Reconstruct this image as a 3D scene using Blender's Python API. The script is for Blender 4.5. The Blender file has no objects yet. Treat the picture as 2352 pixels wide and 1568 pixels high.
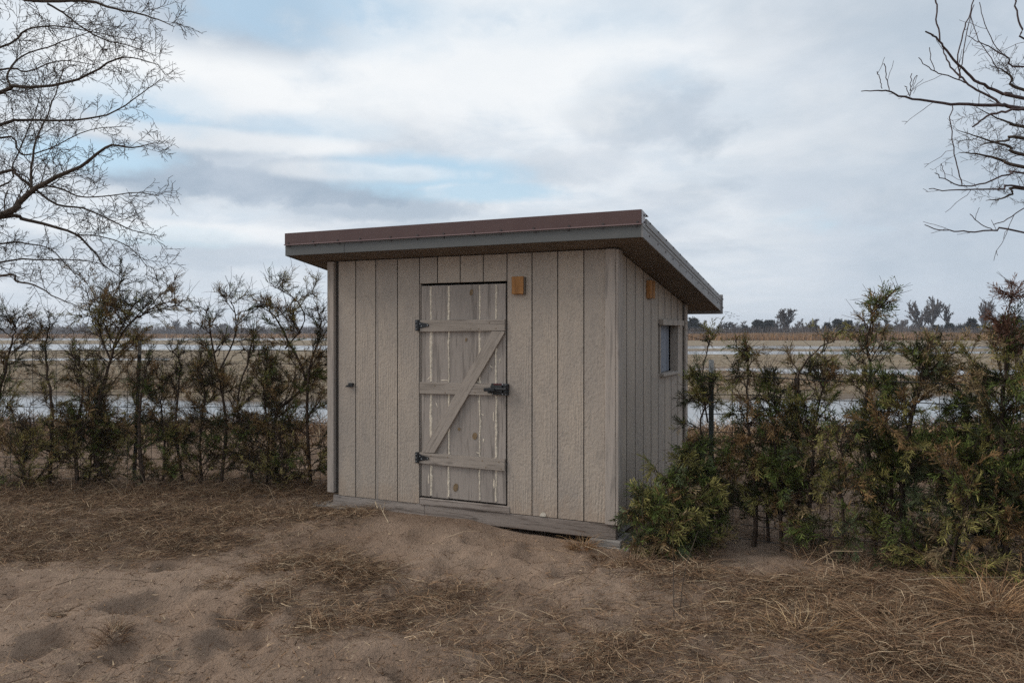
import bpy, math, random
import numpy as np
from mathutils import Vector

# ------------------------------------------------------------------ camera, sky, sun, exposure
scene = bpy.context.scene
col = scene.collection
EYE = 1.5          # eye height above the sand (m)
FPX = 1829.0       # focal length in units where the photograph is 2352 wide (28 mm on full frame)
CX, HY = 1176.0, 765.0
HAZE = 0.00042

cam_data = bpy.data.cameras.new("camera")
cam_data.sensor_width = 36.0
cam_data.lens = 28.0
cam_data.shift_y = -19.0 / 2352.0
cam_data.clip_start = 0.05
cam_data.clip_end = 5000.0
cam = bpy.data.objects.new("camera", cam_data)
cam.location = (0, 0, EYE)
cam.rotation_euler = (math.radians(90), 0, 0)
col.objects.link(cam)
scene.camera = cam

SUN_EL, SUN_AZ = math.radians(38), math.radians(-84)   # azimuth from +Y (view direction), minus = to the left
sun_dir = Vector((math.sin(SUN_AZ) * math.cos(SUN_EL), math.cos(SUN_AZ) * math.cos(SUN_EL), math.sin(SUN_EL)))
sd = bpy.data.lights.new("sun", 'SUN')
sd.energy = 1.5
sd.angle = math.radians(20)
sd.color = (1.0, 0.95, 0.88)
sun = bpy.data.objects.new("sun", sd)
sun.rotation_euler = (-sun_dir).to_track_quat('-Z', 'Y').to_euler()
sun.location = (-20, 2, 20)
col.objects.link(sun)

scene.view_settings.view_transform = 'Standard'
scene.view_settings.look = 'None'
scene.view_settings.gamma = 1.0
scene.view_settings.exposure = 0.38
scene.view_settings.use_curve_mapping = False
scene.cycles.max_bounces = 4
scene.cycles.diffuse_bounces = 3
scene.cycles.glossy_bounces = 2
scene.cycles.transmission_bounces = 2
scene.cycles.use_denoising = False
scene.cycles.use_adaptive_sampling = False
scene.cycles.caustics_reflective = False
scene.cycles.caustics_refractive = False

world = bpy.data.worlds.new("World")
scene.world = world
world.use_nodes = True


class NT:
    """small helper to write node trees"""
    def __init__(self, tree):
        self.t = tree
        tree.nodes.clear()

    def n(self, kind, ins=None, **props):
        nd = self.t.nodes.new(kind)
        for k, v in props.items():
            setattr(nd, k, v)
        for k, v in (ins or {}).items():
            s = nd.inputs[k]
            if isinstance(v, bpy.types.NodeSocket):
                self.t.links.new(v, s)
            else:
                s.default_value = v
        return nd

    def math(self, op, a, b=0.0, clamp=False):
        nd = self.n('ShaderNodeMath', {0: a, 1: b}, operation=op)
        nd.use_clamp = clamp
        return nd.outputs[0]

    def vmath(self, op, a, b=(0, 0, 0)):
        nd = self.n('ShaderNodeVectorMath', {0: a, 1: b}, operation=op)
        return nd.outputs['Value'] if op in ('LENGTH', 'DOT_PRODUCT', 'DISTANCE') else nd.outputs[0]

    def mix(self, f, a, b, blend='MIX'):
        nd = self.n('ShaderNodeMix', data_type='RGBA', blend_type=blend)
        nd.inputs[0].default_value = 1.0
        for i, v in ((0, f), (6, a), (7, b)):
            if isinstance(v, bpy.types.NodeSocket):
                self.t.links.new(v, nd.inputs[i])
            else:
                if i and len(v) == 3:
                    v = (*v, 1)
                nd.inputs[i].default_value = v
        return nd.outputs[2]

    def noise(self, vec, scale, detail=4, rough=0.55, dist=0.0):
        return self.n('ShaderNodeTexNoise', {'Vector': vec, 'Scale': scale, 'Detail': detail, 'Roughness': rough, 'Distortion': dist}).outputs[0]

    def ramp(self, f, lo, hi, a=0.0, b=1.0, smooth=True):
        nd = self.n('ShaderNodeMapRange', {0: f, 1: lo, 2: hi, 3: a, 4: b}, interpolation_type='SMOOTHSTEP' if smooth else 'LINEAR')
        return nd.outputs[0]


def build_world():
    w = NT(world.node_tree)
    sky = w.n('ShaderNodeTexSky', sky_type='NISHITA')
    sky.sun_disc = False
    sky.sun_elevation = SUN_EL
    sky.sun_rotation = SUN_AZ
    sky.air_density = 1.0
    sky.dust_density = 0.6
    g = w.n('ShaderNodeTexCoord').outputs['Generated']
    sep = w.n('ShaderNodeSeparateXYZ', {0: g})
    z = w.math('ADD', w.math('MAXIMUM', sep.outputs[2], 0.0), 0.16)
    pl = w.n('ShaderNodeCombineXYZ', {0: w.math('DIVIDE', sep.outputs[0], z), 1: w.math('DIVIDE', sep.outputs[1], z), 2: 0.37}).outputs[0]
    pl = w.vmath('ADD', pl, (3.1, 1.7, 0.0))
    big = w.noise(pl, 0.55, 5, 0.5, 0.25)
    med = w.noise(w.vmath('ADD', pl, (7.3, 2.2, 4.0)), 1.15, 6, 0.52, 0.35)
    soft = w.noise(w.vmath('MULTIPLY', g, (2.2, 2.2, 5.0)), 1.3, 4, 0.5, 0.2)

    wisp = w.noise(w.vmath('MULTIPLY', g, (1.0, 1.0, 1.7)), 6.5, 7, 0.58, 0.25)

    curl = w.noise(w.vmath('MULTIPLY', g, (1.0, 1.0, 1.5)), 19.0, 6, 0.6, 0.3)

    def blob(c, rx, rz, amp):
        c = Vector(c).normalized()
        d = w.vmath('MULTIPLY', w.vmath('SUBTRACT', g, tuple(c)), (1.0 / rx, 1.0, 1.0 / rz))
        warp = w.math('ADD', w.math('MULTIPLY', w.math('SUBTRACT', wisp, 0.5), 1.7), w.math('MULTIPLY', w.math('SUBTRACT', curl, 0.5), 0.8))
        return w.ramp(w.math('ADD', w.vmath('LENGTH', d), warp), 1.15, 0.45, 0.0, amp)

    def dirpx(px, py):
        return ((px - CX) / FPX, 1.0, (HY - py) / FPX)

    # darker cloud bellies
    dark = w.ramp(w.math('ADD', w.math('MULTIPLY', big, 0.55), w.math('MULTIPLY', med, 0.45)), 0.48, 0.63, 0.0, 0.75)
    for px, py, rx, rz, a in ((480, 35, 0.15, 0.055, 0.85), (620, 420, 0.23, 0.036, 1.0), (860, 475, 0.16, 0.022, 0.75), (520, 585, 0.22, 0.022, 0.65), (1490, 270, 0.12, 0.055, 0.62), (1350, 375, 0.12, 0.03, 0.45), (250, 640, 0.22, 0.016, 0.4)):
        dark = w.math('MAXIMUM', dark, blob(dirpx(px, py), rx, rz, a))
    # the deck turns into an even grey veil towards the right
    veil = w.ramp(w.math('ADD', sep.outputs[0], w.math('MULTIPLY', w.math('SUBTRACT', soft, 0.5), 0.6)), 0.05, 0.55, 0.0, 0.82)
    dark = w.math('MAXIMUM', dark, veil)
    lit = 0.0
    for px, py, rx, rz, a in ((470, 190, 0.16, 0.05, 0.9), (500, 318, 0.20, 0.016, 0.8), (1130, 170, 0.22, 0.10, 0.75), (820, 395, 0.15, 0.014, 0.8), (900, 250, 0.2, 0.04, 0.6), (560, 540, 0.2, 0.014, 0.6)):
        lb = blob(dirpx(px, py), rx, rz, a)
        lit = lb if lit == 0.0 else w.math('MAXIMUM', lit, lb)
    dark = w.math('MULTIPLY', dark, w.math('SUBTRACT', 1.0, w.math('MULTIPLY', lit, 0.7)))
    # gaps of clear sky
    gap = w.ramp(med, 0.40, 0.24, 0.0, 0.55)
    for px, py, rx, rz, a in ((970, 398, 0.13, 0.026, 0.95), (365, 235, 0.08, 0.035, 1.0), (780, 40, 0.20, 0.04, 0.75), (180, 350, 0.09, 0.02, 0.9), (1090, 440, 0.10, 0.015, 0.8), (420, 545, 0.10, 0.012, 0.5), (600, 285, 0.16, 0.018, 0.5), (1150, 60, 0.2, 0.03, 0.4)):
        gap = w.math('MAXIMUM', gap, blob(dirpx(px, py), rx, rz, a))
    gap = w.math('MULTIPLY', gap, w.math('SUBTRACT', 1.0, w.math('MULTIPLY', lit, 0.8)))
    fine = w.noise(pl, 2.6, 8, 0.62, 0.3)
    white = w.mix(w.ramp(fine, 0.35, 0.68), (5.2, 5.85, 6.5, 1), (6.7, 7.0, 7.3, 1))
    # sunlit rims of the heavier clouds
    rim = w.math('MULTIPLY', w.math('MULTIPLY', dark, w.math('SUBTRACT', 0.9, dark)), 2.2, True)
    white = w.mix(w.math('MAXIMUM', lit, w.math('MULTIPLY', rim, 0.6)), white, (7.35, 7.5, 7.6, 1))
    grey = w.mix(w.ramp(wisp, 0.35, 0.65), (2.95, 3.65, 4.45, 1), (3.95, 4.55, 5.3, 1))
    clouds = w.mix(dark, white, grey)
    clear = w.mix(1.0, sky.outputs[0], (1.35, 1.25, 1.12, 1), 'MULTIPLY')
    clear = w.mix(0.62, clear, (3.9, 5.6, 6.9, 1))
    colr = w.mix(gap, clouds, clear)
    haze_f = w.ramp(sep.outputs[2], 0.16, 0.0, 0.0, 0.55)
    colr = w.mix(haze_f, colr, (5.3, 5.85, 6.45, 1))
    below = w.ramp(sep.outputs[2], 0.0, -0.05)
    colr = w.mix(below, colr, (1.6, 1.35, 1.1, 1))
    bg = w.n('ShaderNodeBackground', {'Color': colr, 'Strength': 0.1})
    out = w.n('ShaderNodeOutputWorld', {'Surface': bg.outputs[0]})


build_world()

# ------------------------------------------------------------------ helpers
rng = np.random.default_rng(11)
random.seed(5)


def P(px, py, depth):
    """place at a measured bearing, at its own distance"""
    return np.array([(px - CX) / FPX * depth, depth, EYE + (HY - py) / FPX * depth])


_perm = np.random.default_rng(3).random(4096)


def vnoise(x, y, seed=0):
    xi, yi = np.floor(x).astype(np.int64), np.floor(y).astype(np.int64)
    fx, fy = x - xi, y - yi
    fx, fy = fx * fx * (3 - 2 * fx), fy * fy * (3 - 2 * fy)

    def h(a, b):
        return _perm[(a * 7919 + b * 104729 + seed * 1299709 + (a * b) % 811) % 4096]
    return (h(xi, yi) * (1 - fx) + h(xi + 1, yi) * fx) * (1 - fy) + (h(xi, yi + 1) * (1 - fx) + h(xi + 1, yi + 1) * fx) * fy


def fbm(x, y, seed=0, octs=4):
    v, a, t = 0.0, 0.5, 0.0
    for i in range(octs):
        v = v + a * vnoise(x * 2 ** i + 17.3 * i, y * 2 ** i + 9.1 * i, seed + i)
        t += a
        a *= 0.5
    return v / t - 0.5


def sstep(a, b, x):
    t = np.clip((x - a) / (b - a), 0, 1)
    return t * t * (3 - 2 * t)


def set_props(o, label=None, cat=None, group=None, kind=None):
    for k, v in (("label", label), ("category", cat), ("group", group), ("kind", kind)):
        if v:
            o[k] = v
    return o


def link(o, parent=None):
    col.objects.link(o)
    if parent is not None:
        o.parent = parent
    return o


def mesh_obj(name, me, parent=None, loc=None, rot=None):
    o = bpy.data.objects.new(name, me)
    if loc is not None:
        o.location = loc
    if rot is not None:
        o.rotation_euler = rot
    return link(o, parent)


def pymesh(name, verts, faces, mat, smooth=False):
    me = bpy.data.meshes.new(name)
    me.from_pydata([tuple(v) for v in verts], [], faces)
    for m in (mat if isinstance(mat, (list, tuple)) else [mat]):
        me.materials.append(m)
    if smooth:
        me.shade_smooth()
    return me


def npmesh(name, V, F, mat, tint=None, smooth=False):
    """V (n,3), F (m,3 or 4) as arrays"""
    me = bpy.data.meshes.new(name)
    k = F.shape[1]
    me.vertices.add(len(V))
    me.vertices.foreach_set("co", np.ascontiguousarray(V, dtype=np.float32).ravel())
    me.loops.add(F.size)
    me.loops.foreach_set("vertex_index", np.ascontiguousarray(F, dtype=np.int32).ravel())
    me.polygons.add(len(F))
    me.polygons.foreach_set("loop_start", np.arange(0, F.size, k, dtype=np.int32))
    if smooth:
        me.polygons.foreach_set("use_smooth", np.ones(len(F), dtype=bool))
    me.update(calc_edges=True)
    if tint is not None:
        at = me.attributes.new("tint", 'FLOAT_COLOR', 'POINT')
        c = np.ones((len(V), 4), dtype=np.float32)
        c[:, :3] = tint
        at.data.foreach_set("color", c.ravel())
    for m in (mat if isinstance(mat, (list, tuple)) else [mat]):
        me.materials.append(m)
    return me


def empty(name, loc=(0, 0, 0), rz=0.0):
    o = bpy.data.objects.new(name, None)
    o.location = loc
    o.rotation_euler = (0, 0, rz)
    o.empty_display_size = 0.1
    return link(o)


def cbox(x0, x1, y0, y1, z0, z1, b=0.003):
    """chamfered box"""
    X, Y, Z = (x0, x1), (y0, y1), (z0, z1)
    verts, idx = [], {}
    for i in (0, 1):
        for j in (0, 1):
            for k in (0, 1):
                sx, sy, sz = (b if i == 0 else -b), (b if j == 0 else -b), (b if k == 0 else -b)
                for ax, v in enumerate(((X[i], Y[j] + sy, Z[k] + sz), (X[i] + sx, Y[j], Z[k] + sz), (X[i] + sx, Y[j] + sy, Z[k]))):
                    idx[(i, j, k, ax)] = len(verts)
                    verts.append(v)
    c = np.array([(x0 + x1) / 2, (y0 + y1) / 2, (z0 + z1) / 2])
    faces = []

    def add(f):
        p = [np.array(verts[i]) for i in f]
        nrm = np.cross(p[1] - p[0], p[2] - p[0])
        if np.dot(nrm, sum(p) / len(p) - c) < 0:
            f = f[::-1]
        faces.append(f)
    for s in (0, 1):
        add([idx[(s, 0, 0, 0)], idx[(s, 1, 0, 0)], idx[(s, 1, 1, 0)], idx[(s, 0, 1, 0)]])
        add([idx[(0, s, 0, 1)], idx[(1, s, 0, 1)], idx[(1, s, 1, 1)], idx[(0, s, 1, 1)]])
        add([idx[(0, 0, s, 2)], idx[(1, 0, s, 2)], idx[(1, 1, s, 2)], idx[(0, 1, s, 2)]])
    for a in (0, 1):
        for d in (0, 1):
            add([idx[(a, d, 0, 0)], idx[(a, d, 1, 0)], idx[(a, d, 1, 1)], idx[(a, d, 0, 1)]])
            add([idx[(a, 0, d, 0)], idx[(a, 1, d, 0)], idx[(a, 1, d, 2)], idx[(a, 0, d, 2)]])
            add([idx[(0, a, d, 1)], idx[(1, a, d, 1)], idx[(1, a, d, 2)], idx[(0, a, d, 2)]])
            for e in (0, 1):
                add([idx[(a, d, e, 0)], idx[(a, d, e, 1)], idx[(a, d, e, 2)]])
    return verts, faces


def box_obj(name, dims, mat, parent=None, b=0.003, topfun=None, jitter=0.0):
    """a chamfered box whose origin is its centre"""
    x0, x1, y0, y1, z0, z1 = dims
    c = ((x0 + x1) / 2, (y0 + y1) / 2, (z0 + z1) / 2)
    v, f = cbox(x0, x1, y0, y1, z0, z1, b)
    if topfun:
        v = [(p[0], p[1], p[2] + (topfun(p[0], p[1]) if p[2] > c[2] else 0)) for p in v]
    if jitter:
        v = [tuple(q + random.uniform(-jitter, jitter) for q in p) for p in v]
    v = [(p[0] - c[0], p[1] - c[1], p[2] - c[2]) for p in v]
    me = pymesh(name, v, f, mat)
    if name == "siding_board":            # groove shade painted as dark colour on the board edges
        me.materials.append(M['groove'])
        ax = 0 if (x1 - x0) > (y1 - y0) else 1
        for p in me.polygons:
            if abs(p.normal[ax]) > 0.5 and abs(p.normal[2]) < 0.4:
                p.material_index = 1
    return mesh_obj(name, me, parent, c)


def prism(outline, y0, y1):
    """outline in (x, z) anticlockwise seen from -y; extruded y0 (front) to y1"""
    n = len(outline)
    v = [(x, y0, z) for x, z in outline] + [(x, y1, z) for x, z in outline]
    f = [list(range(n)), list(range(2 * n - 1, n - 1, -1))]
    f += [[i, i + n, (i + 1) % n + n, (i + 1) % n] for i in range(n)]
    return v, f


def merge(*parts):
    V, F = [], []
    for v, f in parts:
        o = len(V)
        V += list(v)
        F += [[i + o for i in q] for q in f]
    return V, F


def cyl(c, axis, r, h, n=8, r2=None):
    """closed cylinder from c along unit axis"""
    a = np.array(axis, float)
    a /= np.linalg.norm(a)
    t = np.array([1, 0, 0]) if abs(a[0]) < 0.9 else np.array([0, 1, 0])
    u = np.cross(a, t)
    u /= np.linalg.norm(u)
    w = np.cross(a, u)
    c = np.array(c, float)
    r2 = r if r2 is None else r2
    v = [tuple(c + r * (math.cos(2 * math.pi * i / n) * u + math.sin(2 * math.pi * i / n) * w)) for i in range(n)]
    v += [tuple(c + h * a + r2 * (math.cos(2 * math.pi * i / n) * u + math.sin(2 * math.pi * i / n) * w)) for i in range(n)]
    f = [list(range(n))[::-1], list(range(n, 2 * n))] + [[i, (i + 1) % n, (i + 1) % n + n, i + n] for i in range(n)]
    return v, f


def tubes(lines, k=4):
    """lines: list of (pts (n,3), radii (n,)) -> V, F arrays of k-sided tapered tubes"""
    byn = {}
    for pts, rad in lines:
        byn.setdefault(len(pts), []).append((pts, rad))
    Vs, Fs, off = [], [], 0
    ang = np.arange(k) * 2 * math.pi / k
    ca, sa = np.cos(ang), np.sin(ang)
    for n, group in byn.items():
        pts = np.array([g[0] for g in group], float)            # m, n, 3
        rad = np.array([g[1] for g in group], float)            # m, n
        m = len(pts)
        tg = np.empty_like(pts)
        tg[:, 1:-1] = pts[:, 2:] - pts[:, :-2]
        tg[:, 0], tg[:, -1] = pts[:, 1] - pts[:, 0], pts[:, -1] - pts[:, -2]
        tg /= (np.linalg.norm(tg, axis=2)[..., None] + 1e-9)
        ref = np.where(np.abs(tg[:, :1, 2:3]) < 0.8, np.array([0.31, 0.17, 0.93]), np.array([0.93, 0.3, 0.1]))
        u = np.cross(tg, np.broadcast_to(ref, tg.shape))
        u /= (np.linalg.norm(u, axis=2)[..., None] + 1e-9)
        w = np.cross(tg, u)
        ring = pts[:, :, None, :] + rad[:, :, None, None] * (ca[None, None, :, None] * u[:, :, None, :] + sa[None, None, :, None] * w[:, :, None, :])
        Vs.append(ring.reshape(-1, 3))
        i = (np.arange(m)[:, None, None] * n + np.arange(n - 1)[None, :, None]) * k
        j = np.arange(k)[None, None, :]
        p, q = i + j, i + (j + 1) % k
        Fs.append(np.stack([p, q, q + k, p + k], -1).reshape(-1, 4) + off)
        off += m * n * k
    return np.concatenate(Vs), np.concatenate(Fs)


def spline(keys, n):
    """Catmull-Rom through keys"""
    K = np.asarray(keys, float)
    if len(K) == 2:
        t = np.linspace(0, 1, n)[:, None]
        return K[0] * (1 - t) + K[1] * t
    K = np.vstack([2 * K[0] - K[1], K, 2 * K[-1] - K[-2]])
    m = len(K) - 3
    out = []
    for s in np.linspace(0, m, n):
        i = min(int(s), m - 1)
        t = s - i
        a, b, c, d = K[i], K[i + 1], K[i + 2], K[i + 3]
        out.append(0.5 * ((2 * b) + (c - a) * t + (2 * a - 5 * b + 4 * c - d) * t * t + (3 * b - a - 3 * c + d) * t ** 3))
    return np.array(out)


# ------------------------------------------------------------------ materials
def material(name):
    m = bpy.data.materials.new(name)
    m.use_nodes = True
    t = NT(m.node_tree)
    return m, t


def finish(t, color, rough=0.8, bump=None, bdist=0.01, bstr=1.0, metal=0.0, spec=0.3, normal=None):
    bs = t.n('ShaderNodeBsdfPrincipled', {'Base Color': color if isinstance(color, bpy.types.NodeSocket) else (*color[:3], 1), 'Roughness': rough, 'Metallic': metal, 'Specular IOR Level': spec})
    if bump is not None:
        b = t.n('ShaderNodeBump', {'Height': bump, 'Distance': bdist, 'Strength': bstr})
        t.t.links.new(b.outputs[0], bs.inputs['Normal'])
    t.n('ShaderNodeOutputMaterial', {'Surface': bs.outputs[0]})
    return bs


def objcoord(t, rnd=6.0):
    c = t.n('ShaderNodeTexCoord').outputs['Object']
    if rnd:
        r = t.n('ShaderNodeObjectInfo').outputs['Random']
        c = t.vmath('ADD', c, t.n('ShaderNodeCombineXYZ', {0: t.math('MULTIPLY', r, rnd), 1: t.math('MULTIPLY', r, rnd * 1.7), 2: t.math('MULTIPLY', r, rnd * 2.3)}).outputs[0])
        return c, r
    return c, None


def mat_siding():
    m, t = material("taupe_embossed_siding")
    c, r = objcoord(t, 9.0)
    warp = t.noise(t.vmath('MULTIPLY', c, (5, 5, 1.6)), 1.0, 3, 0.5, 0.6)
    grain_v = t.vmath('ADD', t.vmath('MULTIPLY', c, (34, 34, 5.0)), t.n('ShaderNodeCombineXYZ', {0: t.math('MULTIPLY', warp, 16.0), 1: 0.0, 2: 0.0}).outputs[0])
    grain = t.noise(grain_v, 1.0, 3, 0.55, 1.2)
    rings = t.n('ShaderNodeTexWave', {'Vector': t.vmath('MULTIPLY', c, (1, 1, 0.12)), 'Scale': 14.0, 'Distortion': 9.0, 'Detail': 2.0, 'Detail Scale': 1.1}, wave_type='BANDS', bands_direction='X').outputs['Fac']
    grit = t.noise(c, 150.0, 3, 0.6)
    peb = t.noise(t.vmath('MULTIPLY', c, (70, 70, 46)), 1.0, 2, 0.5)
    zone = t.ramp(t.noise(t.vmath('MULTIPLY', c, (7, 7, 1.1)), 1.0, 2), 0.44, 0.58)
    h = t.math('ADD', t.math('MULTIPLY', grain, 0.7), t.math('MULTIPLY', t.math('MULTIPLY', rings, zone), 0.35))
    h = t.math('ADD', h, t.math('MULTIPLY', grit, 0.25))
    h = t.math('ADD', h, t.math('MULTIPLY', peb, 1.0))
    blot = t.noise(t.vmath('MULTIPLY', c, (3.5, 3.5, 0.9)), 1.0, 4, 0.6, 0.4)
    streak = t.noise(t.vmath('MULTIPLY', c, (26, 26, 0.9)), 1.0, 3, 0.6)
    base = t.mix(t.ramp(blot, 0.35, 0.66), (0.375, 0.315, 0.262), (0.45, 0.370, 0.296))
    base = t.mix(t.ramp(streak, 0.60, 0.82, 0, 0.3), base, (0.45, 0.36, 0.27))
    base = t.mix(t.math('MULTIPLY', t.ramp(t.math('ADD', t.math('MULTIPLY', grain, 0.6), t.math('MULTIPLY', peb, 0.4)), 0.52, 0.34), 0.34), base, (0.20, 0.175, 0.155))
    base = t.mix(t.ramp(grit, 0.62, 0.78, 0, 0.5), base, (0.50, 0.44, 0.38))
    base = t.mix(t.math('MULTIPLY', r, 0.06), base, (0.26, 0.24, 0.23))
    pz = t.n('ShaderNodeSeparateXYZ', {0: t.n('ShaderNodeNewGeometry').outputs['Position']}).outputs[2]
    splash = t.ramp(t.math('ADD', pz, t.math('MULTIPLY', t.noise(t.vmath('MULTIPLY', c, (14, 14, 6)), 1.0, 4, 0.6), 0.5)), 0.62, 0.42, 0.0, 0.4)
    base = t.mix(splash, base, (0.38, 0.275, 0.195))
    finish(t, base, 0.75, h, 0.0045, 1.0, spec=0.3)
    return m


def mat_wood(name, c1, c2, dark, scale=1.0, axis='Z', bump=0.002, rough=0.85, knots=0.0):
    m, t = material(name)
    c, r = objcoord(t, 5.0)
    k = {'Z': (26, 26, 1.5), 'X': (1.5, 26, 26)}[axis]
    fib = t.noise(t.vmath('MULTIPLY', c, tuple(q * scale for q in k)), 1.0, 5, 0.62, 0.5)
    fine = t.noise(t.vmath('MULTIPLY', c, tuple(q * scale * 5.0 for q in k)), 1.0, 3, 0.6, 0.2)
    blot = t.noise(t.vmath('MULTIPLY', c, tuple(max(q * 0.14, 0.8) for q in k)), 1.0, 3, 0.5, 0.5)
    base = t.mix(t.ramp(blot, 0.3, 0.7), (*c1, 1), (*c2, 1))
    base = t.mix(t.ramp(fib, 0.50, 0.34, 0.0, 0.7), base, (*dark, 1))
    base = t.mix(t.ramp(fine, 0.46, 0.30, 0.0, 0.55), base, (*dark, 1))
    if knots:
        vo = t.n('ShaderNodeTexVoronoi', {'Vector': t.vmath('MULTIPLY', c, tuple((9, 9, 3) if axis == 'Z' else (3, 9, 9))), 'Scale': 1.0})
        kn = t.ramp(vo.outputs['Distance'], 0.16, 0.05, 0.0, knots)
        base = t.mix(kn, base, tuple(q * 0.6 for q in dark))
    base = t.mix(t.math('MULTIPLY', r, 0.22), base, tuple(q * 0.75 for q in c1))
    h = t.math('ADD', fib, t.math('MULTIPLY', fine, 0.5))
    finish(t, base, rough, h, bump, 0.8, spec=0.2)
    return m


def mat_ringwood(name, c1, c2, dark):
    """flat-sawn board with long cathedral grain along X"""
    m, t = material(name)
    c, r = objcoord(t, 5.0)
    q = t.vmath('MULTIPLY', c, (0.9, 6.0, 6.0))
    wv = t.n('ShaderNodeTexWave', {'Vector': q, 'Scale': 0.9, 'Distortion': 11.0, 'Detail': 3.0, 'Detail Scale': 0.8, 'Detail Roughness': 0.55}, wave_type='BANDS', bands_direction='Z').outputs['Fac']
    fine = t.noise(t.vmath('MULTIPLY', c, (5, 90, 90)), 1.0, 4, 0.65)
    blot = t.noise(t.vmath('MULTIPLY', c, (2.0, 5, 5)), 1.0, 3)
    base = t.mix(t.ramp(blot, 0.35, 0.65), (*c1, 1), (*c2, 1))
    base = t.mix(t.ramp(wv, 0.45, 0.08, 0.0, 0.75), base, (*dark, 1))
    base = t.mix(t.ramp(fine, 0.5, 0.3, 0.0, 0.6), base, (*dark, 1))
    finish(t, base, 0.85, t.math('ADD', wv, fine), 0.003, 0.8, spec=0.2)
    return m


def mat_metal(name, colr, rough=0.45, wear=(0.5, 0.5, 0.5), amt=0.25, spec=0.5):
    m, t = material(name)
    c, r = objcoord(t, 3.0)
    n1 = t.noise(c, 3.0, 5, 0.6)
    n2 = t.noise(t.vmath('MULTIPLY', c, (6, 6, 30)), 1.0, 4, 0.65)
    spots = t.noise(c, 55.0, 2, 0.5)
    base = t.mix(t.ramp(n1, 0.35, 0.7, 0.0, amt), (*colr, 1), (*wear, 1))
    base = t.mix(t.ramp(n2, 0.55, 0.8, 0.0, amt), base, (*wear, 1))
    base = t.mix(t.ramp(spots, 0.72, 0.8, 0.0, 0.5), base, (*wear, 1))
    finish(t, base, t.ramp(n1, 0.3, 0.7, rough - 0.08, rough + 0.12), n1, 0.004, 0.25, spec=spec)
    return m


def mat_plain(name, colr, rough=0.8, var=0.35, scale=30.0, spec=0.3, bump=0.001):
    m, t = material(name)
    c, r = objcoord(t, 4.0)
    n1 = t.noise(c, scale, 4, 0.6)
    lo = tuple(q * (1 - var) for q in colr)
    hi = tuple(min(q * (1 + var), 0.9) for q in colr)
    finish(t, t.mix(t.ramp(n1, 0.3, 0.7), (*lo, 1), (*hi, 1)), rough, n1, bump, 0.7, spec=spec)
    return m


def mat_tint(name, rough=0.85, transl=0.0, scale=40.0, var=0.25, spec=0.15):
    """colour carried by the piece itself (which leaf, which straw)"""
    m, t = material(name)
    a = t.n('ShaderNodeAttribute', attribute_name='tint').outputs['Color']
    n1 = t.noise(t.n('ShaderNodeTexCoord').outputs['Object'], scale, 2, 0.5)
    c = t.mix(t.ramp(n1, 0.35, 0.65, 0.0, var), a, t.mix(1.0, a, (0.55, 0.55, 0.55, 1), 'MULTIPLY'))
    bs = t.n('ShaderNodeBsdfPrincipled', {'Base Color': c, 'Roughness': rough, 'Specular IOR Level': spec})
    if transl:
        tr = t.n('ShaderNodeBsdfTranslucent', {'Color': c})
        mx = t.n('ShaderNodeMixShader', {0: transl, 1: bs.outputs[0], 2: tr.outputs[0]})
        t.n('ShaderNodeOutputMaterial', {'Surface': mx.outputs[0]})
    else:
        t.n('ShaderNodeOutputMaterial', {'Surface': bs.outputs[0]})
    return m


M = {}
M['siding'] = mat_siding()
M['groove'] = mat_plain("shade_painted_groove_edge", (0.075, 0.062, 0.053), 0.9, 0.3, 12.0)  # dark colour stands in for the shade inside the siding grooves
M['trim'] = mat_wood("taupe_painted_trim", (0.39, 0.335, 0.29), (0.445, 0.375, 0.318), (0.21, 0.18, 0.158), 1.4, 'Z', 0.0012, 0.8, 0.5)
M['soffit'] = mat_plain("brown_soffit_board", (0.155, 0.125, 0.10), 0.85, 0.15, 6.0)
M['backing'] = mat_plain("dark_sheathing", (0.06, 0.05, 0.043), 0.9, 0.2, 8.0)
M['plank'] = mat_wood("weathered_door_plank", (0.32, 0.275, 0.24), (0.40, 0.342, 0.295), (0.15, 0.127, 0.11), 1.4, 'Z', 0.0016)
M['rail'] = mat_wood("weathered_door_rail", (0.33, 0.278, 0.232), (0.395, 0.335, 0.285), (0.16, 0.132, 0.11), 1.7, 'X', 0.0016, 0.85, 0.5)
M['caulk'] = mat_plain("pale_dried_filler", (0.66, 0.57, 0.45), 0.7, 0.22, 60.0)
M['knot'] = mat_plain("wood_knot", (0.20, 0.135, 0.075), 0.75, 0.4, 120.0)
M['beam'] = mat_wood("weathered_skid_beam", (0.25, 0.205, 0.175), (0.37, 0.315, 0.275), (0.075, 0.055, 0.043), 2.0, 'X', 0.004, 0.9, 0.6)
M['greywood'] = mat_wood("grey_weathered_block", (0.25, 0.225, 0.205), (0.33, 0.30, 0.27), (0.11, 0.095, 0.083), 0.8, 'X', 0.002)
M['cedar'] = mat_wood("orange_cedar_block", (0.38, 0.178, 0.062), (0.46, 0.225, 0.085), (0.14, 0.058, 0.022), 0.9, 'Z', 0.0012, 0.7)
M['brown_metal'] = mat_metal("brown_roof_flashing", (0.075, 0.033, 0.028), 0.42, (0.11, 0.06, 0.052), 0.4)
M['lip'] = mat_metal("highlight_painted_flashing_hem", (0.20, 0.125, 0.12), 0.4, (0.26, 0.18, 0.17), 0.4)  # lighter than the flashing: the hem's sky highlight is put into its colour
M['grey_metal'] = mat_metal("grey_fascia_metal", (0.095, 0.095, 0.09), 0.5, (0.15, 0.148, 0.142), 0.4)
M['rake_metal'] = mat_metal("taupe_rake_metal", (0.23, 0.215, 0.205), 0.5, (0.30, 0.285, 0.275), 0.35)
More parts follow.
